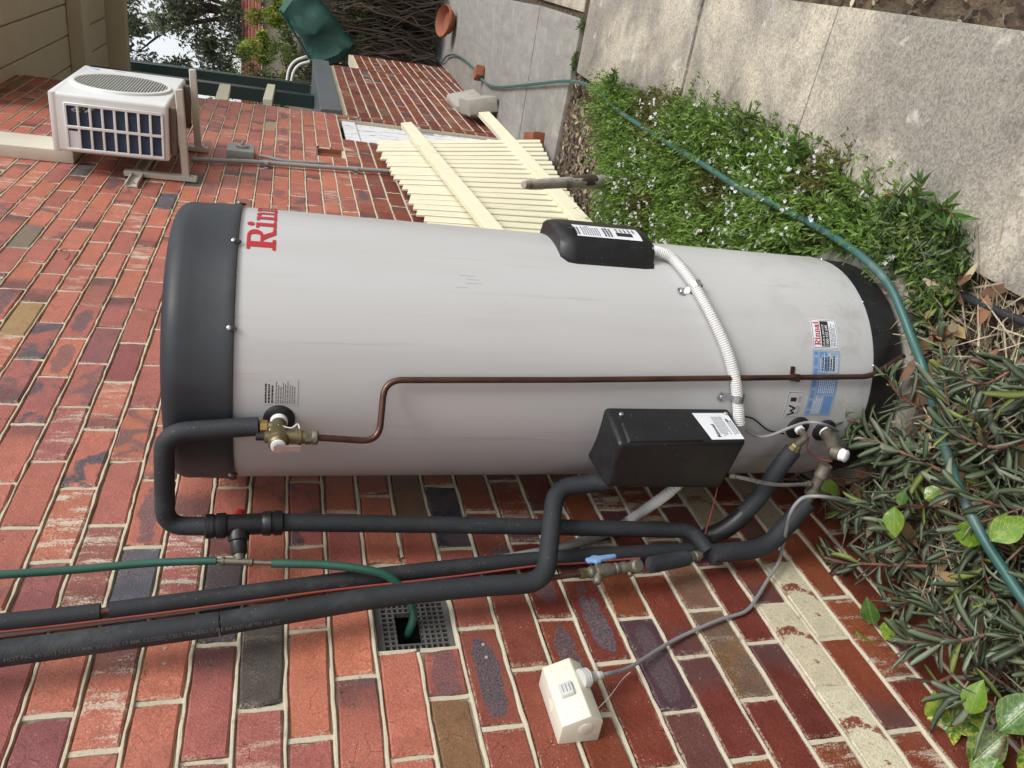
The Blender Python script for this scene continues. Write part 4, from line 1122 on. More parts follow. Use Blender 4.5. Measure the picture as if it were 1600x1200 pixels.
# D: from the tee to the lower tank socket
dd_ = thing("cold_feed_pipe", W(1115, 865, .064), "black insulated pipe curving from the brass tee to the low tank socket among the leaves", "pipe", "black insulated pipes")
D = [W(1112, 865, .066), W(1190, 855, .070), PY(1228, 822, 1.245), PY(1262, 784, 1.255)]
MB().tube(resample(spline(D, 10), .012), [.0225] * len(resample(spline(D, 10), .012)), 18).build("lagging", 'foam', dd_)
J1 = PY(1264, 778, 1.257); J2 = PY(1281, 748, 1.262); J3 = PY(1298, 714, 1.262)
jd = (J3 - J1).normalized()
MB().lathe(J1 - jd * .01, jd, [(0, .0115), (.018, .0115), (.02, .0165), (.034, .0165), (.037, .0125), (.07, .0125), (.072, .0165), (.082, .0165), (.085, .0145), (.105, .0145)], 16).build("brass_tail", 'dullbrass', dd_)
Pd1 = Pd + nd_ * .018; J4 = PY(1303, 706, 1.258)
MB().lathe(Pd, nd_, [(-.003, .0155), (.016, .0155), (.017, .013)], 16).build("thread_tape", 'tape', dd_)
MB().tube([Pd + nd_ * .012, Pd + nd_ * .03, J4], [.0165, .0185, .0165], 18).build("brass_cross", 'dullbrass', dd_)
pdv = (PY(1320, 712, 1.235) - J4).normalized()
MB().lathe(J4, pdv, [(-.004, .016), (.014, .0165), (.016, .012)], 16).build("branch", 'dullbrass', dd_)
m = MB(); m.lathe(J4, pdv, [(.014, .0125), (.019, .0150), (.024, .0135), (.030, .0145), (.034, .008)], 12)
for k in range(len(m.v)): m.v[k] += Vector((rng.uniform(-1, 1), rng.uniform(-1, 1), rng.uniform(-1, 1))) * .0018
m.build("taped_plug", 'tape', dd_)

# E: from the tee up to the upper of the two low sockets
ee = thing("return_pipe", W(1105, 840, .05), "black insulated pipe climbing from behind the tee to the elbow under the pump cover", "pipe", "black insulated pipes")
E_ = [W(1098, 842, .040), PY(1140, 822, 1.272), PY(1185, 778, 1.278), PY(1212, 738, 1.282), PY(1239, 703, 1.284)]
ep = resample(spline(E_, 10), .012); MB().tube(ep, .0205, 18).build("lagging", 'foam', ee)
i0 = int(len(ep) * .06); i1 = int(len(ep) * .40); MB().tube(ep[i0:i1], .0222, 18).build("tape_wrap", 'black', ee)
MB().tube(ep[int(len(ep) * .30):int(len(ep) * .33)], .0232, 18).build("tape_ridge", 'black', ee)
ed_ = (ep[-1] - ep[-3]).normalized(); K1 = ep[-1]
MB().lathe(Pe, ne, [(-.003, .0115), (.014, .0115), (.015, .010)], 14).build("thread_tape", 'tape', ee)
elb = fillet([Pe + ne * .008, Pe + ne * .040, K1 + ed_ * .012, K1 + ed_ * .002], .02, 6)
MB().tube(elb, .0088, 14).build("brass_elbow", 'dullbrass', ee)
MB().lathe(K1 - ed_ * .003, ed_, [(0, .0155), (.010, .0155), (.012, .0135), (.018, .0130), (.020, .0095)], 8, smooth=False).build("compression_nut", 'brass', ee)

# flexible braided hose from the cover to the feed
fl_ = spline([PY(1142, 744, 1.262), PY(1160, 747, 1.255), PY(1210, 757, 1.25), PY(1250, 757, 1.252), PY(1266, 756, 1.258)], 10)
bh = thing("braided_flexible_hose", fl_[0], "thin braided steel hose from the pump cover to the low brass fittings", "hose")
MB().tube(fl_, .0045, 10).build("braid", 'steel', bh)
for q, d in ((fl_[0], fl_[3] - fl_[0]), (fl_[-1], fl_[-4] - fl_[-1])): MB().lathe(q, d, [(-.004, .0075), (.008, .0075), (.01, .0058), (.018, .0058)], 6, smooth=False).build("ferrule", 'dullbrass', bh)

# white conduit behind the pipes
wc = thing("lower_conduit", W(985, 812, .03), "white ribbed conduit leaving the bottom of the pump cover toward the wall", "conduit")
m = MB(); q = [PY(1062, 755, 1.31), PY(1042, 772, 1.31), W(1010, 795, .065), W(980, 815, .03)]; ribbed(m, spline(q, 12), .0125); m.build("corrugated_tube", 'white', wc)
MB().tube(resample(spline([W(984, 812, .032), W(950, 832, .020), W(880, 854, .014), W(760, 878, .013), W(600, 902, .013), W(420, 930, .013), W(250, 955, .013), W(-200, 1012, .013)], 8), .03), .0108, 14).build("smooth_tube", 'grey', wc)

# cables
def cable(name, pts, r, mat, label, cat="cable", n=8):
    m = MB(); m.tube(spline(pts, n), r, 8); return m.build(name, mat, org=pts[0], label=label, cat=cat)
cable("red_wire", [W(-150, 1003, .095), W(0, 988, .082), W(100, 977, .070), W(230, 961, .062), W(380, 941, .056), W(520, 922, .052), W(700, 902, .052), W(840, 884, .055), W(905, 880, .052), W(1000, 872, .05)], .0022, 'redwire', "thin dull red wire running down between the two black risers")
cable("thin_red_lead", [PY(1121, 760, 1.285), PY(1118, 775, 1.28), PY(1110, 805, 1.27), PY(1101, 836, 1.262)], .0016, 'redwire', "short red lead hanging from the pump cover to the pipes below")
cable("black_lead", [CP(1160, 650, .012), CP(1178, 655, .01), CP(1200, 672, .008), CP(1225, 678, .006)], .0022, 'black', "thin black lead from the pump cover to the tank socket")
cable("red_sensor_lead", [Pe + ne * .035 - UP * .012, CP(1262, 702, .05), CP(1278, 716, .055), CP(1300, 721, .07)], .0018, 'redwire', "small red lead between the two low sockets of the tank")
PL = GZ(0, 0, 0)

# ================================================================== GREEN HOSE ON THE WALL WITH ITS BRASS JOINER
gj = W(385, 877, .075)
MB().tube(resample(spline([W(-220, 912, .09), W(0, 898, .075), W(120, 890, .066), W(230, 880, .066), W(338, 876, .072)], 10), .02), .0078, 14).build("upper_garden_hose", 'hose2', org=W(338, 876, .072), label="dull green hose coming down the wall into the brass joiner", cat="hose", group="green hoses on the wall")
MB().tube(resample(spline([W(424, 880, .078), W(500, 882, .078), W(565, 889, .074), W(605, 900, .062), W(632, 924, .036), W(646, 958, .012), W(640, 985, -.02), W(636, 996, -.06)], 10), .012), .0085, 14).build("lower_garden_hose", 'hose2', org=W(424, 880, .078), label="green hose stub curving from the joiner into the broken vent", cat="hose", group="green hoses on the wall")
bj = thing("hose_joiner", gj, "small dark brass hose joiner below the mixing valve", "fitting")
a = W(336, 876, .072); b = W(428, 880, .078)
MB().lathe(a, b - a, [(-.01, .0045), (.012, .0048), (.013, .0085), (.018, .0085), (.019, .007), (.05, .0068), (.066, .0068), (.067, .0085), (.072, .0085), (.073, .0052), (.10, .0048), (.125, .0045)], 14).build("body", 'dullbrass', bj)
MB().lathe(W(372, 858, .085), W(376, 880, .074) - W(372, 858, .085), [(0, .012), (.02, .011), (.026, .008)], 14).build("branch_socket", 'dullbrass', bj)

# ================================================================== POWER OUTLET
ou = thing("power_outlet", (0, .88, .85), "cream weatherproof power outlet with grey rocker switch on the brick wall", "power outlet")
near = [PY(x, y, .812) for x, y in ((871, 1166), (879, 1136), (924, 1119), (943, 1127), (935, 1155))]
nx_ = [max(0.001, q.x) for q in near]; nz_ = [q.z for q in near]
YN, YF = .812, .942
P1 = [Vector((0.0, YN, nz_[0])), Vector((nx_[1], YN, nz_[1])), Vector((nx_[2], YN, nz_[2])), Vector((nx_[3], YN, nz_[3])), Vector((0.0, YN, nz_[4]))]
P2 = [q + Vector((0, YF - YN, 0)) for q in P1]
m = MB(); m.prism(P1, P2); m.bevel(.0025, 2); m.build("housing", 'outlet', ou)
ft, fb2 = P1[1], P1[2]
fnrm = Vector((-(fb2.z - ft.z), 0, fb2.x - ft.x)).normalized()
if fnrm.x < 0: fnrm = -fnrm
def on_out(y, t, d=0.0): 
    q = ft.lerp(fb2, t); return Vector((q.x, y, q.z)) + fnrm * d
m = MB(); yy = (.885, .908); 
m.prism([on_out(y, t, -.001) for y, t in ((.862, .28), (.892, .28), (.892, .80), (.862, .80))], [on_out(y, t, .008) for y, t in ((.864, .33), (.890, .33), (.890, .75), (.864, .75))]); m.bevel(.003, 2); rk = m.build("rocker", 'rocker', ou)
for t in (.42, .54, .66):
    m = MB(); m.bar(on_out(.869, t, .0084), on_out(.885, t, .0084), .0012, .0006, up=fnrm); m.build("rocker_line", 'greyink', rk)
for (y, t) in ((.834, .78), (.922, .70), (.926, .2), (.83, .22)): MB().lathe(on_out(y, t, -.001), fnrm, [(0, .0042), (.0015, .0042), (.002, .003)], 12).build("screw_cap", 'outlet', ou)
MB().lathe(Vector((nx_[2] * .52, YN, (nz_[0] + nz_[3]) / 2 - .008)), Vector((0, -1, 0)), [(-.001, .014), (.0008, .014), (.0012, .013)], 24).build("knockout", 'outlet', ou)
tfn = Vector((nz_[0] - nz_[1], 0, nx_[1])).normalized()
tc = Vector((nx_[1] * .5, .875, (nz_[0] + nz_[1]) / 2)); MB().lathe(tc - tfn * .001, Vector((abs(tfn.x), 0, abs(tfn.z))), [(0, .013), (.0018, .013), (.0022, .012)], 24).build("knockout", 'outlet', ou)
# plug and grey lead
lw = (P1[2] + P1[3]) / 2; ldn = Vector((P1[3].z - P1[2].z, 0, -(P1[3].x - P1[2].x))).normalized()
if ldn.z > 0: ldn = -ldn
pg0 = Vector((lw.x, .898, lw.z)); pdir = (W(962, 1050, .050) - pg0).normalized()
pl_ = thing("mains_plug", pg0, "pale grey round mains plug pushed into the power outlet", "plug")
MB().lathe(pg0 - pdir * .004, pdir, [(0, .0185), (.010, .0190), (.012, .017), (.014, .0185), (.018, .016), (.028, .0095), (.032, .009)], 24).build("body", 'rocker', pl_)
MB().lathe(pg0 + pdir * .026, pdir, [(0, .0085), (.004, .0085), (.005, .007), (.008, .0085), (.012, .0085), (.013, .007), (.018, .0075), (.021, .0055)], 14).build("strain_relief", 'rocker', pl_)
c0 = pg0 + pdir * .044
lead = [c0, c0 + pdir * .02, W(985, 1042, .030), W(1050, 1002, .012), W(1120, 970, .010), W(1165, 955, .010), W(1185, 930, .012), W(1200, 905, .016), W(1216, 880, .030), W(1222, 858, .05), PY(1228, 832, 1.215), PY(1234, 805, 1.20), PY(1245, 786, 1.20), PY(1262, 776, 1.20), PY(1300, 778, 1.19), GZ(1345, 792, .06), GZ(1385, 815, -.01)]
cable("mains_lead", lead, .0042, 'cable', "grey mains lead from the plug across the bricks over the lower pipe", n=8)
lead2 = [CP(1166, 673, .016), CP(1185, 682, .018), CP(1205, 680, .03), CP(1235, 668, .04), CP(1262, 660, .04), CP(1290, 664, .05), GZ(1322, 680, .10), GZ(1365, 700, .03), GZ(1400, 720, -.02)]
cable("heater_lead", lead2, .0038, 'cable', "pale grey lead from the pump cover past the low sockets into the leaves")
# cobweb strand and wire hook
cable("cobweb_strand", [W(930, 1112, .05), W(955, 1085, .03), W(972, 1062, .012), W(985, 1050, .01)], .0005, 'tape', "fine cobweb strand between outlet and lead", "cobweb")
cable("wire_hook", [W(94, 391, -.005), W(98, 389, .02), W(105, 391, .03), W(108, 398, .032), W(105, 404, .03), W(101, 405, .012)], .0024, 'stem', "small rusty wire hook in the brickwork above the tank cap", "hook")
for q, lab_ in (((258, 1013), "upper plugged screw hole just below the printed riser"), ((257, 1037), "lower plugged screw hole below the printed riser"), ((755, 1007), "pale screw hole nearer the vent in a dark oval brick mark"), ((760, 1027), "pale screw hole farther from the vent in a dark oval brick mark")):
    P = W(*q, .0); MB().lathe(P - Vector((.004, 0, 0)), (1, 0, 0), [(0, .0035), (.0048, .0035), (.0052, .002)], 8).build("wall_plug", 'stone', org=P, label=lab_, cat="screw hole", group="plugged screw holes")

# ================================================================== AIR CONDITIONER
ac = thing("air_conditioner", (.23, 4.37, 1.985), "white outdoor air conditioning unit with round fan grille, bracketed high on the wall", "air conditioner")
AX0, AX1, AY0, AY1, AZ0, AZ1 = .10, .36, 4.0, 4.745, 1.99, 2.475
m = MB(); m.box((AX0, AY0, AZ0), (AX1, AY1, AZ1)); m.bevel(.016, 3); cas = m.build("casing", 'acwhite', ac)
m = MB(); m.box((AX0 - .002, AY0 - .002, AZ1 - .022), (AX1 + .002, AY1 + .002, AZ1 + .006)); m.bevel(.008, 2); m.build("top_panel", 'acwhite', ac)
# side coil behind a white grid, two columns of eight openings
gx0, gx1, gz0, gz1 = .118, .318, 2.015, 2.415
m = MB(); m.box((gx0, AY0 - .003, gz0), (gx1, AY0 + .01, gz1)); coil = m.build("coil", 'navy', ac)
for k in range(9):
    z = gz0 + (gz1 - gz0) * k / 8; m = MB(); m.box((gx0 - .006, AY0 - .011, z - .0055), (gx1 + .006, AY0 - .0035, z + .0055)); m.bevel(.002, 1); m.build("grid_bar", 'acwhite', ac)
for k in range(3):
    x = gx0 + (gx1 - gx0) * k / 2; m = MB(); m.box((x - .0065, AY0 - .012, gz0 - .004), (x + .0065, AY0 - .0030, gz1 + .004)); m.bevel(.002, 1); m.build("grid_upright", 'acwhite', ac)
m = MB(); m.box((.125, AY0 - .006, 2.372), (.20, AY0 - .0032, 2.408)); m.build("service_label", 'sticker', ac)
m = MB()
for k in range(9): 
    a = 2.33 + rng.uniform(0, .075); m.bar((gx1 - rng.uniform(.004, .03), AY0 - .006, a), (gx1 - rng.uniform(.0, .02), AY0 - .006, a - rng.uniform(.02, .05)), .008, .004, up=(0, 1, 0))
m.build("torn_fin_edge", 'grille', ac)["kind"] = "stuff"
# fan
FC = Vector((AX1, 4.335, 2.235)); FRr = .208
m = MB(); m.lathe(FC - Vector((.004, 0, 0)), (1, 0, 0), [(0, FRr), (.0055, FRr)], 40); m.build("fan_shade_disc", 'void', ac)  # solid black disc, the shade behind the fan bars put into its colour
m = MB(); m.lathe(FC, (1, 0, 0), [(.0, FRr + .018), (.010, FRr + .014), (.013, FRr + .004), (.012, FRr - .004), (.004, FRr - .006)], 48, caps=False); m.build("fan_ring", 'acwhite', ac)
for k in range(31):
    z = -.195 + k * .013; hwid = math.sqrt(max(0, FRr ** 2 - z * z)) - .002
    m = MB(); m.bar(FC + Vector((.009, -hwid, z)), FC + Vector((.009, hwid, z)), .0062, .007, up=(1, 0, 0)); m.build("grille_bar", 'grille', ac)
for a in (0, 60, 120):
    d = Vector((0, math.cos(R_(a)), math.sin(R_(a)))); m = MB(); m.bar(FC - d * .2 + Vector((.0045, 0, 0)), FC + d * .2 + Vector((.0045, 0, 0)), .012, .005, up=(1, 0, 0)); m.build("grille_spoke", 'grille', ac)
m = MB(); m.prism([Vector((AX1 - .001, 4.66, 2.40)), Vector((AX1 - .001, 4.70, 2.455)), Vector((AX1 - .001, 4.70, 2.40))], [Vector((AX1 + .001, 4.66, 2.40)), Vector((AX1 + .001, 4.70, 2.455)), Vector((AX1 + .001, 4.70, 2.40))]); m.build("blue_logo", 'bluehandle', ac)
m = MB(); print_lines(m, lambda x, y: Vector((AX1 + .0008, 4.69 + y, 2.33 - x)), 0, 0, .06, .016, 1, .6); m.build("logo_print", 'greyink', ac)
for y in (4.05, 4.64):
    m = MB(); m.box((.125, y - .018, 1.958), (.345, y + .018, 1.989)); m.bevel(.004, 1); m.build("foot", 'rubber', ac)
# bracket
wb = thing("unit_bracket", (.02, 4.33, 1.88), "cream steel bracket holding the air conditioner off the bricks", "bracket")
for y in (4.05, 4.64):
    m = MB(); m.bar((.012, y, 1.925), (.43, y, 1.945), .034, .034); m.bevel(.003, 1); m.build("arm", 'bracket', wb)
    m = MB(); m.box((.004, y - .021, 1.875), (.030, y + .021, 2.20)); m.bevel(.003, 1); up_ = m.build("upright", 'bracket', wb)
    for z in (1.90, 1.925): MB().lathe((.03, y - .005, z), (1, 0, 0), [(0, .008), (.006, .008), (.007, .005)], 6, smooth=False).build("bolt", 'steel', up_)
m = MB(); m.box((.004, 3.86, 2.115), (.010, 4.72, 2.165)); m.box((.010, 3.86, 2.115), (.026, 4.72, 2.119)); m.box((.010, 3.86, 2.161), (.026, 4.72, 2.165)); m.build("wall_channel", 'bracket', wb)
MB().lathe((.009, 3.90, 2.14), (1, 0, 0), [(0, .009), (.006, .009), (.008, .005)], 6, smooth=False).build("bolt", 'steel', wb)
# duct cover, isolator, conduit
m = MB(); m.box((.001, 4.16, 2.44), (.062, 4.40, 3.6)); m.bevel(.006, 2); m.build("duct_cover", 'duct', org=(.03, 4.28, 2.44), label="cream plastic duct cover running up the wall behind the air conditioner", cat="duct")
iso = thing("isolator_switch", (.03, 4.65, 1.62), "grey weatherproof isolator switch below the air conditioner", "switch")
m = MB(); m.box((.001, 4.54, 1.63), (.055, 4.72, 1.775)); m.bevel(.008, 2); m.build("housing", 'grey', iso)
MB().lathe((.055, 4.63, 1.695), (1, 0, 0), [(-.002, .034), (.012, .034), (.016, .028), (.018, .012)], 24).build("dial", 'grey', iso)
m = MB(); m.bar((.076, 4.605, 1.695), (.076, 4.655, 1.695), .014, .018, up=(1, 0, 0)); m.bevel(.003, 1); m.build("handle", 'grey', iso)
gc = thing("grey_conduit", W(620, 268, .025), "long grey conduit running down the wall behind the tank from the isolator", "conduit")
MB().tube(resample([W(300, 249, .02), W(400, 253, .022), W(500, 260.5, .024), W(690, 273, .026)], .1), .0125, 12).build("tube", 'grey', gc)
MB().tube(resample(spline([W(404, 243, .03), W(420, 246, .028), W(440, 251, .022), W(470, 253.5, .02), W(508, 255, .02)], 6), .03), .0095, 10).build("branch_tube", 'grey', gc)
for q in ((416, 255), (556, 264.5), (640, 270)):
    P = W(*q, .024); m = MB(); m.tube([P + Vector((0, 0, .012)), P - Vector((0, 0, .012))], .0155, 12); m.box((.001, P.y - .034, P.z - .010), (.006, P.y + .034, P.z + .010)); m.build("saddle", 'grey', gc)

# ================================================================== FENCE PANEL LEANING ON THE WALL
fp = thing("fence_panel", (.17, 4.2, gh(4.4)), "cream painted picket fence panel leaning against the house wall", "fence")
TF, TN = W(588, 224, .055), W(668, 352, .045)      # far and near picket tops
BF, BN = W(838, 222, .235), W(925, 372, .105)       # far and near picket bottoms
NP = 19
def fpt(u, v_): return (TF.lerp(TN, u)).lerp(BF.lerp(BN, u), v_)
fnn = (BF - TF).cross(TN - TF).normalized()
if fnn.x < 0: fnn = -fnn
for k in range(NP + 3):
    u = k / (NP - 1); j = rng.uniform(-.02, .02)
    a = fpt(u, -.01 + j) + fnn * rng.uniform(-.003, .003); b = fpt(u, 1.02 + j * .3)
    wd = (TN - TF).length / (NP - 1)
    m = MB(); m.bar(a, b, wd * .74, .016, up=fnn); m.bevel(.003, 1); m.build("picket", 'cream', fp)
for (qa, qb, w_) in ((W(636, 203, .115), W(762, 358, .095), .075), (W(757, 186, .205), W(905, 352, .115), .080)):
    d = (qb - qa).normalized(); m = MB(); m.bar(qa - d * .01 + fnn * .030, qb + d * .35 + fnn * .030, w_, .036, up=fnn); m.bevel(.003, 1); m.build("rail", 'cream', fp)

# ================================================================== LOOSE BLOCKS, BRICKS, STAKE, POT
def lump(name, lo, hi, rot, loc, mat, label, cat, bev=.01, jit=.004):
    m = MB(); m.box(lo, hi); m.bevel(bev, 2); Rm = Matrix.Rotation(rot[2], 3, 'Z') @ Matrix.Rotation(rot[1], 3, 'Y') @ Matrix.Rotation(rot[0], 3, 'X')
    for k in range(len(m.v)): m.v[k] = Rm @ (m.v[k] + Vector((rng.uniform(-jit, jit), rng.uniform(-jit, jit), rng.uniform(-jit, jit)))) + Vector(loc)
    return m.build(name, mat, label=label, cat=cat)
g6 = gh(6.6)
lump("cast_stone_block", (-.06, -.20, 0), (.06, .20, .24), (0, R_(-14), R_(8)), (.16, 6.62, g6 + .01), 'stone', "pale smooth concrete block propped beside the fence panel", "block", .008, .002)
lump("rough_stone", (-.05, -.22, 0), (.05, .22, .27), (R_(4), R_(-16), R_(-5)), (.09, 7.15, gh(7.1) + .0), 'stone', "rough brownish stone slab leaning on the base wall behind the block", "stone", .03, .012)
lump("loose_brick_chip", (-.05, -.06, 0), (.05, .06, .07), (0, 0, .5), (.30, 7.28, gh(7.3)), 'terracotta', "small weathered brick lump beyond the stone slabs on the path", "brick", .01, .005)
P = G(845, 232, 0); lump("loose_brick", (-.055, -.11, 0), (.055, .11, .076), (0, 0, R_(14)), (P.x + .02, P.y + .10, gh(P.y) - .01), 'terracotta', "single loose red brick lying on the path by the fence panel", "brick", .006, .003)
# weathered stake
S0, S1 = GZ(975, 284, gh(3.1) - .03), W(818, 288, .40)
st = thing("timber_stake", S0, "grey weathered timber stake standing in the flowering ground cover", "stake")
pts = [S0.lerp(S1, t) + Vector((rng.uniform(-.004, .004), rng.uniform(-.004, .004), 0)) for t in (0, .1, .25, .4, .5, .62, .8, .93, 1.0)]
MB().tube(pts, [.036, .036, .033, .031, .028, .025, .023, .022, .015], 10).build("shaft", 'deadwood', st)
MB().tube([S0.lerp(S1, .33) + Vector((.006, .002, 0)), S0.lerp(S1, .42) + Vector((.004, .003, 0)), S0.lerp(S1, .56) + Vector((.004, .003, 0))], [.031, .0325, .026], 9).build("bark_sleeve", 'bark', st)
# terracotta bowl lying on its side at the far end
pb = W(652, 36, .52); bd = Vector((.25, -.55, .35)).normalized()
PB = PY(668, 36, 9.35); PB.z = gh(9.35)
pot = thing("terracotta_bowl", PB, "shallow terracotta bowl tipped on its side at the far end of the path", "pot")
m = MB(); bd = Vector((.10, -.30, 1)).normalized(); o_ = PB + Vector((.05, 0, .135)); m.lathe(o_, -bd, [(0, .165), (.012, .172), (.03, .17), (.034, .152), (.09, .125), (.125, .085), (.128, .02)], 32, caps=False); m.lathe(o_, -bd, [(.0, .165), (.012, .155), (.08, .115), (.10, .02)], 32, caps=False); m.build("bowl", 'terracotta', pot)

# ================================================================== GARDEN HOSE AND POLY PIPE
hp = [(672, 92, .02), (690, 96, .015), (698, 88, .015), (712, 86, .015), (735, 102, .015), (757, 128, .015), (778, 136, .015), (830, 132, .015), (880, 127, .02), (912, 131, .035), (938, 147, .06), (965, 172, .06), (1000, 196, .072), (1050, 228, .072), (1100, 258, .078), (1150, 290, .078), (1200, 315, .078), (1245, 338, .072), (1290, 362, .075), (1335, 392, .08), (1368, 420, .075), (1392, 450, .07), (1410, 490, .07), (1425, 530, .07), (1440, 568, .075), (1452, 610, .075), (1463, 650, .11), (1475, 692, .125), (1488, 735, .135), (1508, 785, .14), (1535, 838, .14), (1565, 886, .14), (1605, 945, .14), (1680, 1030, .13), (1800, 1150, .12)]
hpts = resample(spline([G(*q) for q in hp], 8), .012)
m = MB(); m.tube(hpts, .0100, 14, lcattr=True); m.build("garden_hose", 'hose', org=hpts[0], fix=False, label="long green braided garden hose winding over the plants and along the path", cat="hose")
pp = [G(*q) for q in ((1485, 440, -.01), (1510, 463, .012), (1550, 483, .014), (1600, 503, .014), (1680, 530, .01))]
m = MB(); m.tube(resample(spline(pp, 8), .02), .0095, 12); m.build("poly_pipe", 'poly', org=pp[0], label="short length of black poly irrigation pipe on the mulch by the path edge", cat="pipe")

# ================================================================== PLANTS
def norm(a): return a / np.maximum(1e-9, np.linalg.norm(a, axis=1, keepdims=True))
def blades(P, D, L, Wd, droop, rg, fold=0.25, thick=False, bend=.0):
    """many small leaves: base P, direction D, length L, half width Wd; returns verts, tris, tris per leaf"""
    n = len(P); D = norm(D); up = np.tile([0, 0, 1.0], (n, 1)) + rg.normal(0, .35, (n, 3))
    S = norm(np.cross(D, up)); U = np.cross(S, D)
    L = L[:, None]; Wd = Wd[:, None]; dr = droop[:, None]
    bd_ = rg.normal(0, bend, (n, 1)) if bend else 0.0
    def at(t): return P + D * L * t - np.array([0, 0, 1.0]) * L * dr * t * t + S * L * bd_ * t * t
    if not thick:
        V = np.stack([P, at(.38) - S * Wd, at(.38) + S * Wd, at(.74) - S * Wd * .72, at(.74) + S * Wd * .72, at(1.0)], 1)
        T = np.array([(0, 2, 1), (1, 2, 4), (1, 4, 3), (3, 4, 5)])
    else:
        st = []
        for t, k in ((.05, .40), (.35, .90), (.68, 1.0), (.91, .70)):
            c = at(t); st += [c - S * Wd * k, c - U * Wd * fold * 2.0 * k, c + S * Wd * k, c + U * Wd * .12 * k]
        V = np.stack([P] + st + [at(1.0)], 1)
        T = []
        for q in range(4):
            T.append((0, 1 + (q + 1) % 4, 1 + q))
            for s_ in range(3):
                a = 1 + s_ * 4 + q; b = 1 + s_ * 4 + (q + 1) % 4
                T += [(a, b, b + 4), (a, b + 4, a + 4)]
            T.append((13 + q, 13 + (q + 1) % 4, 17))
        T = np.array(T)
    k = V.shape[1]
    return V.reshape(-1, 3), (T[None] + (np.arange(n) * k)[:, None, None]).reshape(-1, 3), len(T)

def inpoly(x, y, poly):
    r = np.zeros(len(x), bool); j = len(poly) - 1
    for i in range(len(poly)):
        xi, yi = poly[i]; xj, yj = poly[j]
        r ^= ((yi > y) != (yj > y)) & (x < (xj - xi) * (y - yi) / (yj - yi + 1e-12) + xi); j = i
    return r
def ghn(Y): return -0.04 * np.maximum(0, Y - 2.0)
def offtank(x, y, r): return (x - TC[0]) ** 2 + (y - TC[1]) ** 2 > r * r

# ---- litter on the beds
def litter(name, n, poly, lmin, lmax, cols, seed, z0=-.032, label=None, wr=(.10, .26)):
    rg = np.random.default_rng(seed); xs = [p[0] for p in poly]; ys = [p[1] for p in poly]
    x = rg.uniform(min(xs), max(xs), n * 3); y = rg.uniform(min(ys), max(ys), n * 3)
    k = inpoly(x, y, poly) & offtank(x, y, .30); x, y = x[k][:n], y[k][:n]; n = len(x)
    P = np.stack([x, y, ghn(y) + z0 + rg.uniform(0, .022, n)], 1)
    a = rg.uniform(0, 6.28, n); D = np.stack([np.cos(a), np.sin(a), rg.normal(0, .22, n)], 1)
    L = rg.uniform(lmin, lmax, n); Wd = L * rg.uniform(wr[0], wr[1], n)
    V, T, tp = blades(P, D, L, Wd, rg.uniform(-.2, .2, n), rg)
    c = np.array(cols)[rg.integers(0, len(cols), n)] * rg.uniform(.6, 1.3, (n, 1))
    return mesh_np(name, V, T, 'litter', col=np.repeat(c, tp, 0), smooth=False, label=label, cat="mulch", kind="stuff")
CH = [(0.26, 0.19, 0.12), (0.16, 0.11, 0.07), (0.36, 0.29, 0.20), (0.10, 0.065, 0.045), (0.22, 0.20, 0.18), (0.45, 0.38, 0.27)]
BED = [(-.01, .2), (.76, .2), (.77, 1.4), (.82, 2.1), (.78, 3.0), (.74, 3.5), (.70, 3.75), (.72, 4.50), (.0, 4.52)]
litter("bed_mulch", 9000, BED, .012, .05, CH, 3, label="brown bark chips and dry straw covering the garden bed")
litter("path_side_mulch", 5000, [(1.25, -.5), (2.3, -.5), (2.3, 4.5), (1.235, 4.5)], .012, .04, CH, 4, label="brown mulch in the bed on the far side of the path")
litter("dry_leaves", 260, [(.1, .5), (.76, .5), (.77, 1.5), (.1, 1.4)], .05, .09, [(0.30, 0.15, 0.08), (0.42, 0.28, 0.14), (0.22, 0.13, 0.08), (.5, .42, .25)], 9, z0=.012, label="fallen brown leaves among the creeping stems")
litter("straw", 1500, [(.05, .4), (.74, .4), (.76, 1.5), (.05, 1.5)], .08, .2, [(0.5, 0.42, 0.28), (0.6, 0.53, 0.38), (0.36, 0.28, 0.18)], 10, z0=-.01, label="pale dry straw stalks under the creeping plants", wr=(.008, .016))

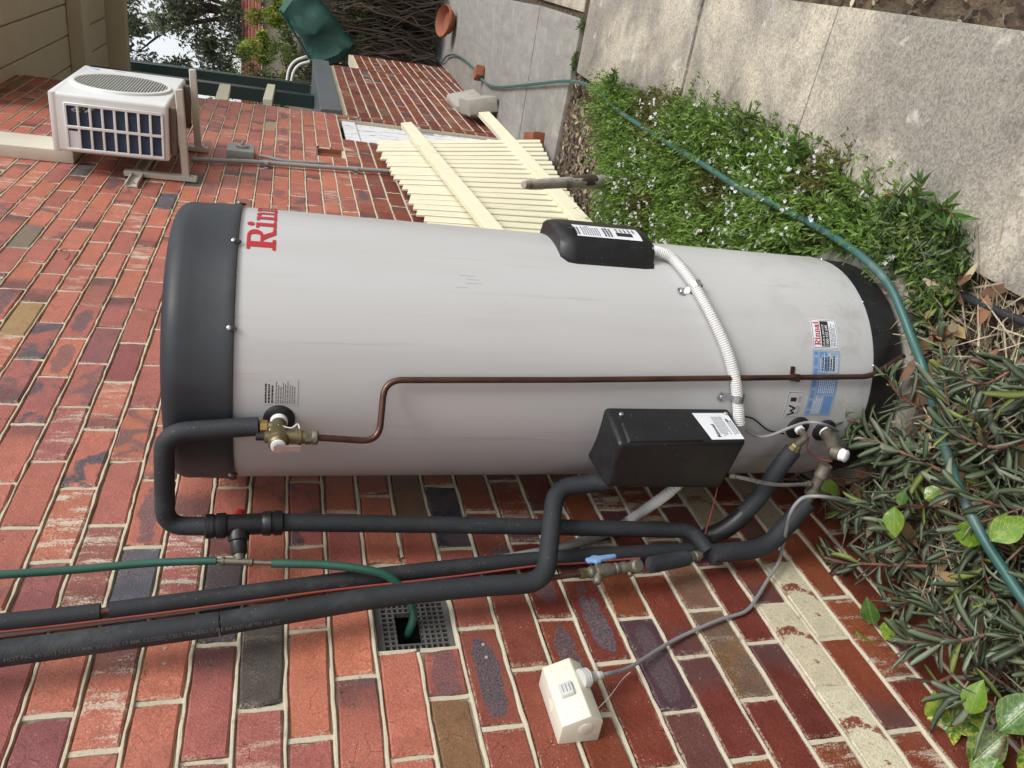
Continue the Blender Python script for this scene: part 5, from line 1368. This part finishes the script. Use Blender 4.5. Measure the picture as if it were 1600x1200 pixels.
# ---- flowering ground cover: narrow green leaves on short stems, tiny white flowers
def ground_cover():
    rg = np.random.default_rng(21)
    poly = [(.78, 3.92), (.66, 3.86), (.42, 3.75), (.22, 3.5), (.02, 3.35), (.02, 1.98), (.30, 1.97), (.64, 1.83), (.67, 1.50), (.72, 1.42), (.80, 1.50), (.82, 1.75), (.86, 1.95), (.88, 2.2), (.885, 2.45), (.85, 2.7), (.83, 2.95), (.82, 3.2), (.80, 3.5)]
    n = 7200
    x = rg.uniform(0, .93, n); y = rg.uniform(1.40, 3.95, n); k = inpoly(x, y, poly) & offtank(x, y, .315); x, y = x[k], y[k]
    # stragglers over the path edge
    xe = .80 + .13 * rg.uniform(0, 1, 200) ** 1.6; ye = rg.uniform(1.6, 3.3, 200); xs = np.concatenate([x, xe]); ys = np.concatenate([y, ye])
    n = len(xs); hump = .045 + .055 * (.5 + .5 * np.sin(xs * 9 + 1.3) * np.sin(ys * 7.1 + .4)) + rg.normal(0, .012, n)
    edge = np.clip((.93 - xs) / .2, .25, 1); hump = np.clip(hump * 1.15, .03, .16) * edge * rg.uniform(.7, 1.3, n)
    az = rg.uniform(0, 6.28, n); tilt = rg.uniform(.15, .95, n)
    axis = np.stack([np.cos(az) * np.sin(tilt), np.sin(az) * np.sin(tilt), np.cos(tilt)], 1)
    base = np.stack([xs, ys, ghn(ys) - .03 + hump * .35], 1)
    sl = hump * rg.uniform(.75, 1.25, n)
    patch = np.sin(xs * 13 + ys * 5) + np.sin(ys * 9 - xs * 6 + 2)            # drier brown areas
    dry = ((xs > .66) & (ys > 2.95) & (ys < 3.35)) | ((patch > 1.55))
    P = []; D = []; L = []; Wd = []; C = []; Dr = []
    m_ = 12
    for j in range(m_):
        t = (j + .5) / m_; a = j * 2.399 + az
        e1 = norm(np.cross(axis, np.tile([.3, .2, 1.0], (n, 1)))); e2 = np.cross(axis, e1)
        out = e1 * np.cos(a)[:, None] + e2 * np.sin(a)[:, None]
        P.append(base + axis * (sl * t)[:, None]); D.append(out * (1.05 - .75 * t) + axis * (.35 + .75 * t) + rg.normal(0, .12, (n, 3)))
        L.append(rg.uniform(.018, .044, n) * (1.1 - .35 * t)); Wd.append(rg.uniform(.0022, .0036, n)); Dr.append(rg.uniform(.0, .35, n))
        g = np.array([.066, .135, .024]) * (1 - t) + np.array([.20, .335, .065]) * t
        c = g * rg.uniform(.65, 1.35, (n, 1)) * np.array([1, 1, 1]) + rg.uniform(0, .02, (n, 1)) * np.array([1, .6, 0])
        c[dry] = (np.array([.17, .145, .05]) * rg.uniform(.6, 1.3, (n, 1)))[dry] * .75 + c[dry] * .25
        C.append(c)
    P, D, L, Wd, C, Dr = (np.concatenate(q) for q in (P, D, L, Wd, C, Dr))
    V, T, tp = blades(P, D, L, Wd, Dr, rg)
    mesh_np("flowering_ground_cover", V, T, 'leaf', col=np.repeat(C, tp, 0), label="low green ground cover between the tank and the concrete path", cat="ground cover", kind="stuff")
    # flowers: five petals each
    f = rg.choice(len(x), 900, replace=False); wt = np.sin(xs[f] * 8) + np.sin(ys[f] * 6 + 1) + rg.normal(0, .7, 900)
    f = f[(wt > -.6) & (ys[f] < 3.3)]
    P = []; D = []; C = []
    for q in f:
        for _ in range(rg.integers(1, 4)):
            o = base[q] + axis[q] * sl[q] * rg.uniform(1.05, 1.35) + rg.normal(0, .007, 3); nn = norm((rg.normal(0, .45, 3) + [.25, -.3, 1])[None])[0]
            e1 = np.cross(nn, [1, 0, .2]); e1 /= np.linalg.norm(e1); e2 = np.cross(nn, e1)
            for k in range(5):
                a = k * 1.2566; P.append(o); D.append(e1 * math.cos(a) + e2 * math.sin(a) + nn * .25)
    P = np.array(P); D = np.array(D); n = len(P)
    V, T, tp = blades(P, D, rg.uniform(.0060, .0085, n), np.full(n, .0030), np.zeros(n), rg)
    mesh_np("white_flowers", V, T, 'petal', col=np.full((len(T), 3), .82), label="tiny white five-petalled flowers dotted over the green ground cover", cat="flowers", kind="stuff")
    # dry grass tuft at the crack in the path
    n = 420; c0 = np.array([.775, 3.06, gh(3.06) - .01]); a = rg.uniform(0, 6.28, n)
    P = c0 + np.stack([rg.normal(0, .03, n), rg.normal(0, .05, n), np.zeros(n)], 1); D = np.stack([np.cos(a) * .8, np.sin(a) * .8, rg.uniform(.3, 1.2, n)], 1)
    V, T, tp = blades(P, D, rg.uniform(.05, .12, n), rg.uniform(.0009, .0016, n), rg.uniform(.2, .7, n), rg)
    cc = np.array([(.10, .13, .05), (.20, .17, .09), (.07, .08, .05)])[rg.integers(0, 3, n)]
    mesh_np("grass_tuft", V, T, 'leaf', org=tuple(c0), col=np.repeat(cc, tp, 0), label="wiry dry grass tuft growing from the joint in the path", cat="grass")
    # weeds in the farther joint
    n = 500; t = rg.uniform(0, 1, n); P = np.stack([.72 + .27 * t, 4.56 + rg.normal(0, .02, n), np.full(n, gh(4.5) - .02)], 1); keep = (t < .35) | (t > .8); P = P[keep]; n = len(P)
    a = rg.uniform(0, 6.28, n); D = np.stack([np.cos(a), np.sin(a), rg.uniform(.4, 1.4, n)], 1)
    V, T, tp = blades(P, D, rg.uniform(.02, .05, n), rg.uniform(.002, .004, n), rg.uniform(0, .4, n), rg)
    mesh_np("joint_weeds", V, T, 'leaf', org=(.85, 4.56, gh(4.56)), col=np.repeat(np.array([[.10, .15, .04]]) * rg.uniform(.6, 1.3, (n, 1)), tp, 0), label="small weeds along the slab joint beyond the bed", cat="weeds", kind="stuff")
ground_cover()

# ---- creeping grey-green shrub: reddish stems with narrow fleshy leaves
def shoot_leaves(path_pts, rg, size=1.0, per=3, step=.017, tipgreen=0.0):
    pts = resample(spline(path_pts, 6), step); P = []; D = []; L = []; C = []
    n = len(pts)
    for i, p in enumerate(pts[1:], 1):
        t = i / n; d = (pts[min(i + 1, n - 1)] - pts[i - 1]).normalized(); e1 = d.cross(Vector((.2, .1, 1))).normalized(); e2 = d.cross(e1)
        if t < .18 and rg.random() < .6: continue
        for k in range(per):
            a = k * 6.283 / per + i * 1.1 + rg.normal(0, .4)
            o = e1 * math.cos(a) + e2 * math.sin(a)
            if o.z < -.55: o.z *= .3
            P.append(p); D.append(o * (1.0 - .35 * t) + d * (.25 + .55 * t) + Vector((rg.normal(0, .30), rg.normal(0, .30), .22 + rg.normal(0, .25)))); L.append(size * (.030 + .052 * rg.random() ** .8) * (1 - .35 * max(0, t - .7) / .3))
            g = np.array([.108, .142, .080]) if rg.random() < .72 else np.array([.20, .225, .155])
            if rg.random() < .03: g = np.array([.12, .06, .045])
            g = g * rg.uniform(.55, 1.4)
            if rg.random() < .10: g = np.array([.20, .24, .06]) * rg.uniform(.7, 1.2)
            g = g * (1 - tipgreen * t) + np.array([.11, .17, .04]) * tipgreen * t
            C.append(g)
    return pts, np.array(P), np.array([tuple(q) for q in D]), np.array(L), np.array(C)
def shrub():
    rg = np.random.default_rng(77)
    poly = [(.03, .45), (.03, .98), (.12, 1.12), (.20, 1.24), (.30, 1.285), (.42, 1.285), (.52, 1.30), (.60, 1.30), (.66, 1.22), (.72, 1.05), (.76, .85), (.80, .4), (.5, .25), (.1, .25)]
    aP = []; aD = []; aL = []; aC = []; stems = MB(); cnt = 0
    while cnt < 98:
        x, y = rg.uniform(.0, .8), rg.uniform(.25, 1.32)
        if not inpoly(np.array([x]), np.array([y]), poly)[0] or not offtank(x, y, .33): continue
        # the cover thins near the tank foot and the middle, thickens by the wall and near the camera
        if rg.random() > (.35 + .65 * np.clip((1.22 - y) / .35, 0, 1)): continue
        if x > .56 and y > .95: continue
        cnt += 1; a = rg.uniform(0, 6.28); ln = rg.uniform(.12, .26); h = rg.uniform(.03, .15) * np.clip((1.42 - y) / .4, .35, 1.0)
        p0 = Vector((x, y, -.02)); d = Vector((math.cos(a), math.sin(a), 0))
        p1 = p0 + d * ln * .4 + Vector((0, 0, h * .8)); p2 = p0 + d * ln * .75 + Vector((0, 0, h)); p3 = p0 + d * ln + Vector((0, 0, h * rg.uniform(.8, 1.35)))
        for q in (p1, p2, p3):
            q.x = min(max(q.x, .02), .86)
            if q.y > .98: q.x = min(q.x, .62)
            v2 = Vector((q.x - TC[0], q.y - TC[1]))
            if v2.length < .335: v2 = v2.normalized() * .335; q.x, q.y = TC[0] + v2.x, TC[1] + v2.y
        pts, P, D, L, C = shoot_leaves([p0, p1, p2, p3], rg)
        if len(P) == 0: continue
        stems.tube(pts, [.0032 * (1 - .55 * i / len(pts)) for i in range(len(pts))], 6)
        aP.append(P); aD.append(D); aL.append(L); aC.append(C)
    P, D, L, C = (np.concatenate(q) for q in (aP, aD, aL, aC)); n = len(P)
    V, T, tp = blades(P, D, L, L * rg.uniform(.09, .13, n), rg.uniform(-.55, .80, n), rg, .28, True, .38)
    o = thing("creeping_shrub", (.4, .8, 0), "dense creeping grey-green shrub with narrow fleshy leaves below the power outlet", "shrub"); 
    q = mesh_np("foliage", V, T, 'succulent', parent=o, col=np.repeat(C, tp, 0)); q["kind"] = "stuff"
    q = stems.build("stems", 'stem', o, fix=False); q["kind"] = "stuff"
    # single shoots standing out from the mass: photo pixel + height chains
    SH = [("grey-green leafy shoot reaching up in front of the rating plate", [(1400, 690, .05), (1360, 665, .10), (1320, 655, .15), (1278, 645, .19)], 1.0, .5),
          ("leafy reddish shoot ending beside the low brass plug", [(1470, 735, .06), (1420, 712, .10), (1370, 690, .12), (1330, 682, .13)], 1.15, 0),
          ("shoot trailing under the curved black feed pipe", [(1470, 790, .06), (1420, 792, .09), (1370, 785, .10), (1310, 800, .10)], 1.1, 0),
          ("long shoot lying against the bricks below the feed pipe", [(1450, 885, .06), (1380, 882, .10), (1330, 880, .12), (1285, 878, .12)], 1.15, 0),
          ("leafy shoot pointing at the cream smeared brick", [(1490, 1055, .08), (1440, 1080, .12), (1400, 1105, .15), (1370, 1125, .16)], 1.1, 0),
          ("shoot with a pink stem just right of the hose bend", [(1600, 690, .05), (1560, 700, .10), (1520, 690, .13), (1480, 668, .15)], 1.25, 0),
          ("pale tipped shoot at the right edge beside the hose", [(1600, 560, .03), (1570, 585, .07), (1535, 600, .10), (1500, 590, .12)], 1.2, .2),
          ("shoot crossing the mulch between hose and wall", [(1560, 985, .08), (1510, 1000, .13), (1460, 1005, .16), (1415, 1000, .17)], 1.2, 0),
          ("lowest shoot at the corner by the variegated leaves", [(1600, 1110, .08), (1560, 1105, .14), (1530, 1090, .17), (1490, 1085, .19)], 1.2, 0),
          ("shoot curling over the green hose near the right edge", [(1600, 800, .06), (1560, 790, .12), (1520, 775, .16), (1490, 760, .18)], 1.2, 0),
          ("small shoot at the foot of the black tank base", [(1440, 640, .03), (1415, 625, .07), (1395, 605, .10), (1385, 585, .12)], .95, .3)]
    for lab, ch, sz, tg in SH:
        pts, P, D, L, C = shoot_leaves([GZ(*q) for q in ch], rg, sz * .95, 3, .018, tg); n = len(P)
        t = thing("trailing_shoot", pts[0], lab, "plant", "single trailing shoots"); MB().tube(pts, [.0042 * (1 - .5 * i / len(pts)) for i in range(len(pts))], 7).build("stem", 'stem', t)
        V, T, tp = blades(P, D, L, L * rg.uniform(.085, .12, n), rg.uniform(-.1, .35, n), rg, .28, True, .38)
        mesh_np("leaves", V, T, 'succulent', parent=t, col=np.repeat(C, tp, 0))["kind"] = "stuff"
    # finer bright green foliage by the path in front of the tank
    n = 520; poly2 = [(.60, 1.36), (.68, 1.44), (.74, 1.62), (.83, 1.62), (.85, 1.45), (.82, 1.36), (.74, 1.32), (.66, 1.32)]
    x = rg.uniform(.58, .88, n * 4); y = rg.uniform(1.15, 1.68, n * 4); k = inpoly(x, y, poly2); x, y = x[k][:n], y[k][:n]; n = len(x)
    aP = []; aD = []; aL = []; aC = []
    for i in range(n):
        a = rg.uniform(0, 6.28); h = rg.uniform(.03, .085); ax = np.array([math.cos(a) * .5, math.sin(a) * .5, 1.0]); ax /= np.linalg.norm(ax)
        bright = rg.random() < .3
        for j in range(9):
            t = j / 9; b = j * 2.4 + a; aP.append(np.array([x[i], y[i], -.02]) + ax * h * t); aD.append(np.array([math.cos(b), math.sin(b), .35 + .8 * t])); aL.append(rg.uniform(.02, .04))
            aC.append((np.array([.19, .27, .05]) if bright else np.array([.07, .125, .035])) * rg.uniform(.7, 1.3))
    P, D, L, C = np.array(aP), np.array(aD), np.array(aL), np.array(aC); n = len(P)
    V, T, tp = blades(P, D, L, L * rg.uniform(.07, .12, n), rg.uniform(0, .4, n), rg)
    mesh_np("path_edge_foliage", V, T, 'leaf', col=np.repeat(C, tp, 0), label="bright yellow-green foliage spilling on the path beside the tank base", cat="ground cover", kind="stuff")
    # sprays over the slab
    for lab, ch in (("leafy spray lying on the concrete near the hose", [(1440, 350, .02), (1455, 335, .04), (1475, 325, .05), (1495, 345, .05)]), ("upper leafy spray sticking out over the pale slab", [(1385, 305, .03), (1420, 310, .05), (1435, 300, .06), (1438, 285, .06)]),
                    ("leafy sprig poking out at the slab joint", [(1235, 255, .03), (1243, 235, .06), (1248, 220, .08)]), ("pair of upright leafy sprigs at the near edge of the bare soil patch", [(950, 150, .02), (958, 130, .08), (962, 112, .12)]), ("leafy sprig overhanging the path midway along the bed", [(1150, 205, .03), (1160, 190, .05), (1180, 178, .06)])):
        pts, P, D, L, C = shoot_leaves([G(*q) for q in ch], rg, .75, 4, .009, 0); n = len(P); C = np.array([.085, .165, .035]) * rg.uniform(.6, 1.4, (n, 1))
        t = thing("leafy_spray", pts[0], lab, "plant", "leafy sprays over the path"); MB().tube(pts, .0016, 6).build("stem", 'stem', t)
        V, T, tp = blades(P, D, L, L * .09, rg.uniform(0, .4, n), rg); mesh_np("leaves", V, T, 'leaf', parent=t, col=np.repeat(C, tp, 0))["kind"] = "stuff"
shrub()

# ---- broad variegated leaves
def broad_leaf(parent, P, d, nrm_, L, Wd, col, yel, curl):
    d = Vector(d).normalized(); s = d.cross(Vector(nrm_)).normalized(); n_ = s.cross(d)
    st = [(0, .02), (.1, .42), (.24, .82), (.40, 1.0), (.56, .92), (.72, .68), (.87, .36), (1.0, .02)]; V = []; T = []; lc = []
    for t, w_ in st:
        for k in range(5):
            u = (k - 2) / 2; V.append(tuple(P + d * (L * t) + s * (Wd * w_ * u) + n_ * (Wd * .30 * abs(u) * w_ - curl * L * t * t + .0025 * math.sin(t * 22) * abs(u)))); lc.append((u * w_, t * 1.0, 0))
    for i in range(len(st) - 1):
        for k in range(4):
            a = i * 5 + k; T += [(a, a + 1, a + 6), (a, a + 6, a + 5)]
    mesh_np("leaf", V, T, 'varieg', parent=parent, col=np.tile([*col, yel], (len(T), 1)), lc=lc)
VL = [("variegated yellow and green leaf cluster at the bottom right corner", [((1452, 1165), .20, (.5, .7), .105, .9), ((1448, 1168), .18, (-.3, -.7), .09, .3), ((1478, 1132), .18, (.7, .2), .095, .8), ((1515, 1195), .19, (.5, .6), .105, .35), ((1472, 1135), .17, (-.3, .8), .08, .45), ((1495, 1180), .17, (.2, -.8), .085, .6)]),
      ("variegated sprig against the bricks with a toothed mottled leaf", [((1388, 1082), .17, (-.6, .2), .095, .85), ((1415, 1095), .18, (.2, -.8), .06, .3), ((1400, 1140), .13, (-.1, -.8), .075, .1)]),
      ("pair of dark green leaves with pale veins by the cream brick", [((1366, 1022), .16, (-.5, .5), .075, .15), ((1365, 975), .15, (-.3, .8), .07, .1), ((1384, 1000), .16, (.1, .6), .06, .4)]),
      ("single lime green leaf low beside the brass feed pipe", [((1284, 748), .12, (.5, -.6), .062, .15)]),
      ("lime green folded leaf below the trailing shoots", [((1398, 792), .17, (-.1, -.9), .072, .2), ((1405, 790), .17, (.2, .7), .04, .1)]),
      ("lime leaf tucked left of the garden hose", [((1486, 830), .17, (.9, -.1), .085, .3), ((1445, 780), .15, (.5, .5), .05, .2)]),
      ("bright lime leaf just right of the garden hose", [((1548, 845), .18, (.6, .5), .085, .3)]),
      ("glossy green leaves at the right end of the bottom edge", [((1515, 1115), .19, (.2, .9), .075, .15), ((1562, 1142), .19, (.5, .6), .11, .25), ((1598, 1165), .18, (.4, -.6), .11, .6), ((1560, 1185), .18, (-.4, -.5), .10, .4), ((1478, 1105), .19, (.3, .8), .06, .1)])]
for lab, lst in VL:
    b0 = GZ(*lst[0][0], lst[0][1]); t = thing("variegated_plant", (b0.x, b0.y, 0), lab, "plant", "variegated plants")
    for (q, z, dd, L, ye) in lst:
        P = GZ(*q, z); d = _r * dd[1] + (-_u) * dd[0]; d = d - _f * 0.15; tow = Vector(CAM) - P
        nn = tow.normalized() * .7 + Vector((rng.uniform(-.3, .3), rng.uniform(-.3, .3), .6))
        col = (0.038 * rng.uniform(.8, 1.3), 0.098 * rng.uniform(.8, 1.2), 0.012)
        if L < .09 and ye > .12: col = (0.10, 0.19, 0.016)
        broad_leaf(t, P, d, nn, L * .92, L * .31, col, ye, rng.uniform(.0, .25))
        m = MB(); m.tube([P, P * .5 + Vector((b0.x, b0.y, .03)) * .5 + Vector((0, 0, .02)), Vector((b0.x, b0.y, -.03))], .0018, 6); m.build("stalk", 'stem', t)

# ================================================================== BACKGROUND
def crown(P0, rx, ry, rz, n, size, cols, seed, clumps=40, hollow=.55):
    rg = np.random.default_rng(seed)
    u = norm(rg.normal(0, 1, (clumps, 3))); c = np.array(P0) + u * np.array([rx, ry, rz]) * rg.uniform(hollow, 1.0, (clumps, 1))
    cr = rg.uniform(.16, .34, clumps) * min(rx, ry, rz); k = rg.integers(0, clumps, n)
    P = c[k] + norm(rg.normal(0, 1, (n, 3))) * (cr[k] * rg.uniform(.2, 1.0, n) ** .6)[:, None]
    D = rg.normal(0, 1, (n, 3)); D[:, 2] -= .3
    L = rg.uniform(.6, 1.3, n) * size
    V, T, tp = blades(P, D, L, L * .24, rg.uniform(0, .4, n), rg)
    sh = rg.uniform(.6, 1.3, clumps)[k]
    C = np.array(cols)[rg.integers(0, len(cols), n)] * (sh * rg.uniform(.7, 1.25, n))[:, None]
    return V, T, np.repeat(C, tp, 0)
def tree(name, base, P0, r, n, size, cols, seed, label, clumps=60, trunk=.14, cat="tree"):
    t = thing(name, base, label, cat)
    P0 = Vector(P0); base = Vector(base); m = MB()
    m.tube(spline([base, base.lerp(P0, .5) + Vector((.1, .1, 0)), P0], 6), [trunk * (1 - .6 * i / 12) for i in range(13)], 10)
    rg = random.Random(seed)
    for k in range(9):
        a = base.lerp(P0, rg.uniform(.55, .95)); b = P0 + Vector((rg.uniform(-1, 1) * r[0] * .8, rg.uniform(-1, 1) * r[1] * .8, rg.uniform(-.5, .8) * r[2])); m.tube(spline([a, a.lerp(b, .5) + Vector((0, 0, .1)), b], 4), [trunk * .35 * (1 - .8 * i / 8) for i in range(9)], 6)
    m.build("trunk", 'bark', t, fix=False)
    V, T, C = crown(P0, *r, n, size, cols, seed, clumps); q = mesh_np("crown", V, T, 'treeleaf', parent=t, col=C); return t
OL = [(.16, .19, .115), (.23, .26, .155), (.33, .35, .26), (.11, .14, .08)]
p0 = PY(270, 30, 17); tree("olive_tree", (p0.x + .3, 17, gh(12) - .1), (p0.x + .2, 17, p0.z + .1), (1.75, 1.3, 1.95), 26000, .08, OL, 41, "large grey-green tree rising behind the porch against white sky", 85)
p0 = PY(200, -120, 19); tree("back_tree", (p0.x + 1.2, 19, gh(12) - .1), (p0.x + .6, 19, p0.z + .3), (1.9, 1.5, 1.9), 9000, .12, OL, 44, "second grey-green tree behind the first, mostly past the top edge", 60)
LM = [(.30, .38, .05), (.38, .45, .07), (.17, .24, .04), (.45, .48, .12)]
p0 = PY(445, 45, 13); tree("lime_shrub", (p0.x + .05, 13, gh(12) - .1), (p0.x + .05, 13, p0.z - .25), (.80, .5, 1.05), 19000, .05, LM, 42, "bright lime green shrub beyond the landing posts", 46, .05, "shrub")
p0 = PY(380, 95, 12.5); tree("pale_shrub", (p0.x - .2, 12.5, gh(12) - .1), (p0.x - .15, 12.5, p0.z - .6), (.55, .45, .75), 4200, .045, [(.12, .16, .05), (.2, .24, .08), (.07, .1, .03)], 43, "smaller shrub seen between the two green posts", 34, .04, "shrub")
# dry vine mass over the far end of the path
def vine():
    rg = random.Random(8); t = thing("dry_vine_thicket", (.35, 10.4, gh(10.4)), "dark tangle of dry brown vine stems at the far end of the path", "thicket")
    m = MB()
    for k in range(420):
        x = rg.uniform(-.35, 1.35); y = rg.uniform(10.0, 11.2); z = gh(y) + rg.uniform(0, .2); pts = [Vector((x, y, z))]
        top = rg.uniform(.5, 1.55)
        for j in range(5): x += rg.uniform(-.09, .09); y += rg.uniform(-.06, .06); z += top / 5 * rg.uniform(.6, 1.3); pts.append(Vector((x, y, z)))
        m.tube(spline(pts, 2), rg.uniform(.003, .010), 5, caps=False)
    q = m.build("stems", 'vine', t, fix=False); q["kind"] = "stuff"
    V, T, C = crown((.45, 10.75, .45), 1.0, .5, .95, 9000, .05, [(.045, .035, .022), (.075, .055, .03), (.03, .03, .018), (.10, .075, .04)], 81, 60, .2)
    mesh_np("dead_leaves", V, T, 'litter', parent=t, col=C)["kind"] = "stuff"
    V, T, C = crown((.62, 10.35, .55), .55, .3, .5, 1500, .05, [(.08, .12, .03), (.12, .16, .045)], 82, 22, .3)
    mesh_np("green_leaves", V, T, 'leaf', parent=t, col=C)["kind"] = "stuff"
    # solid dark box added behind the stems so that no daylight comes through
    m = MB(); m.box((-.3, 11.25, gh(11) - .1), (1.6, 11.5, 1.35)); m.bevel(.08, 3); m.build("daylight_block", 'vine', t)
vine()
# boundary planting that closes the far view
for k, (x, y, z, rx, rz, lab) in enumerate(((1.9, 12.5, .6, 1.0, 1.3, "dark evergreen mass right of the dry vine"), (-2.0, 14.5, .6, 1.5, 1.6, "mid green hedge far behind the landing rails"), (-.2, 15.0, .3, 1.5, 1.35, "low dark hedge behind the lime shrub"))):
    tree("hedge", (x, y, gh(12) - .1), (x, y, z), (rx, .7, rz), 5200, .075, [(.09, .125, .05), (.14, .18, .06), (.06, .085, .035)], 60 + k, lab, 50, .06, "hedge")
# neighbour's roof, a strip of faded red courses
nf = thing("neighbour_roof", (-.6, 15.9, 1.9), "strip of faded red roof courses beyond the lime shrub", "roof")
for k in range(6):
    m = MB(); m.box((-4.5, 15.75 + k * .10, 1.93 + k * .062), (3.5, 15.87 + k * .10, 1.985 + k * .062)); m.bevel(.012, 1); m.build("tile_course", 'roofred', nf)
m = MB(); m.box((-4.5, 16.0, gh(12)), (3.5, 16.5, 1.92)); m.build("wall", 'mortar', nf)
# green tarpaulin over something tall
def tarp():
    t = thing("draped_tarpaulin", (.15, 10.2, .5), "dark green tarpaulin draped over a tall frame behind the landing wall", "tarpaulin")
    front = [(437, 16), (452, -6), (492, -10), (520, 25), (556, 70), (540, 92), (520, 100), (496, 108), (484, 92), (470, 60), (452, 38)]
    A = [PY(x, y, 10.0) for x, y in front]; B = [PY(x, y, 10.0) + Vector((.05, .55, .02)) for x, y in front]
    c = sum(A, Vector()) / len(A); m = MB(); n = len(A); rg = random.Random(4)
    rings = []
    for s_, yo, ro in ((.05, -.09, .05), (.30, -.088, .05), (.55, -.08, .05), (.75, -.065, .04), (.90, -.04, .03), (1.0, .03, .0), (1.0, .30, .0), (.92, .55, .0)):
        ring = []
        for k in range(n * 4):
            a = A[k // 4].lerp(A[(k // 4 + 1) % n], (k % 4) / 4); p = c.lerp(a, s_) + Vector((0, yo, 0)); w_ = math.sin(k * 1.9 + s_ * 3) * .5 + math.sin(k * .83) * .5
            q_ = p.x * .8 + p.z * .55; ring.append(p + Vector((0, -.028 * math.sin(q_ * 17) * (1 if s_ < .99 else 0) - .012 * math.sin(q_ * 41 + 1) * (1 if s_ < .99 else 0), 0)))
        rings.append(ring)
    vs = [q for r in rings for q in r]; k4 = n * 4
    fs = [(i * k4 + j, i * k4 + (j + 1) % k4, (i + 1) * k4 + (j + 1) % k4, (i + 1) * k4 + j) for i in range(len(rings) - 1) for j in range(k4)] + [tuple(range(k4)), tuple(range((len(rings) - 1) * k4, len(rings) * k4))]
    m.add(vs, fs, 0, True); m.build("cloth", 'tarp', t)
    m = MB(); m.tube([PY(494, 100, 10.1), PY(520, 98, 10.1) - Vector((0, 0, .9))], .03, 10); m.build("pole", 'greensteel', t)
    m = MB(); m.tube([A[0] + Vector((0, -.01, 0)), A[10] + Vector((0, -.01, 0)), A[8] + Vector((0, -.01, 0))], .012, 8); m.build("hem", 'tarp', t)
tarp()
# white bent tubes beside the tarpaulin
for k, (pts, lab) in enumerate((([(448, 128, 0), (452, 108, 0), (462, 95, 0), (480, 88, 0)], "outer bent white tube beside the tarpaulin"), ([(455, 128, .1), (459, 112, .1), (468, 101, .1), (484, 96, .1)], "inner bent white tube beside the tarpaulin"))):
    m = MB(); m.tube(spline([PY(x, y, 10.6 + o) for x, y, o in pts], 6), .016, 8); m.build("white_tube", 'white', label=lab, cat="tube", group="bent white tubes")

for o in bpy.data.objects:
    if o.name.split(".")[0] in ("small_print", "bold_print", "heading_print", "stamped_figures", "lettering", "brand_lettering", "printed_text", "upright_joints") and o.parent: o["kind"] = "stuff"
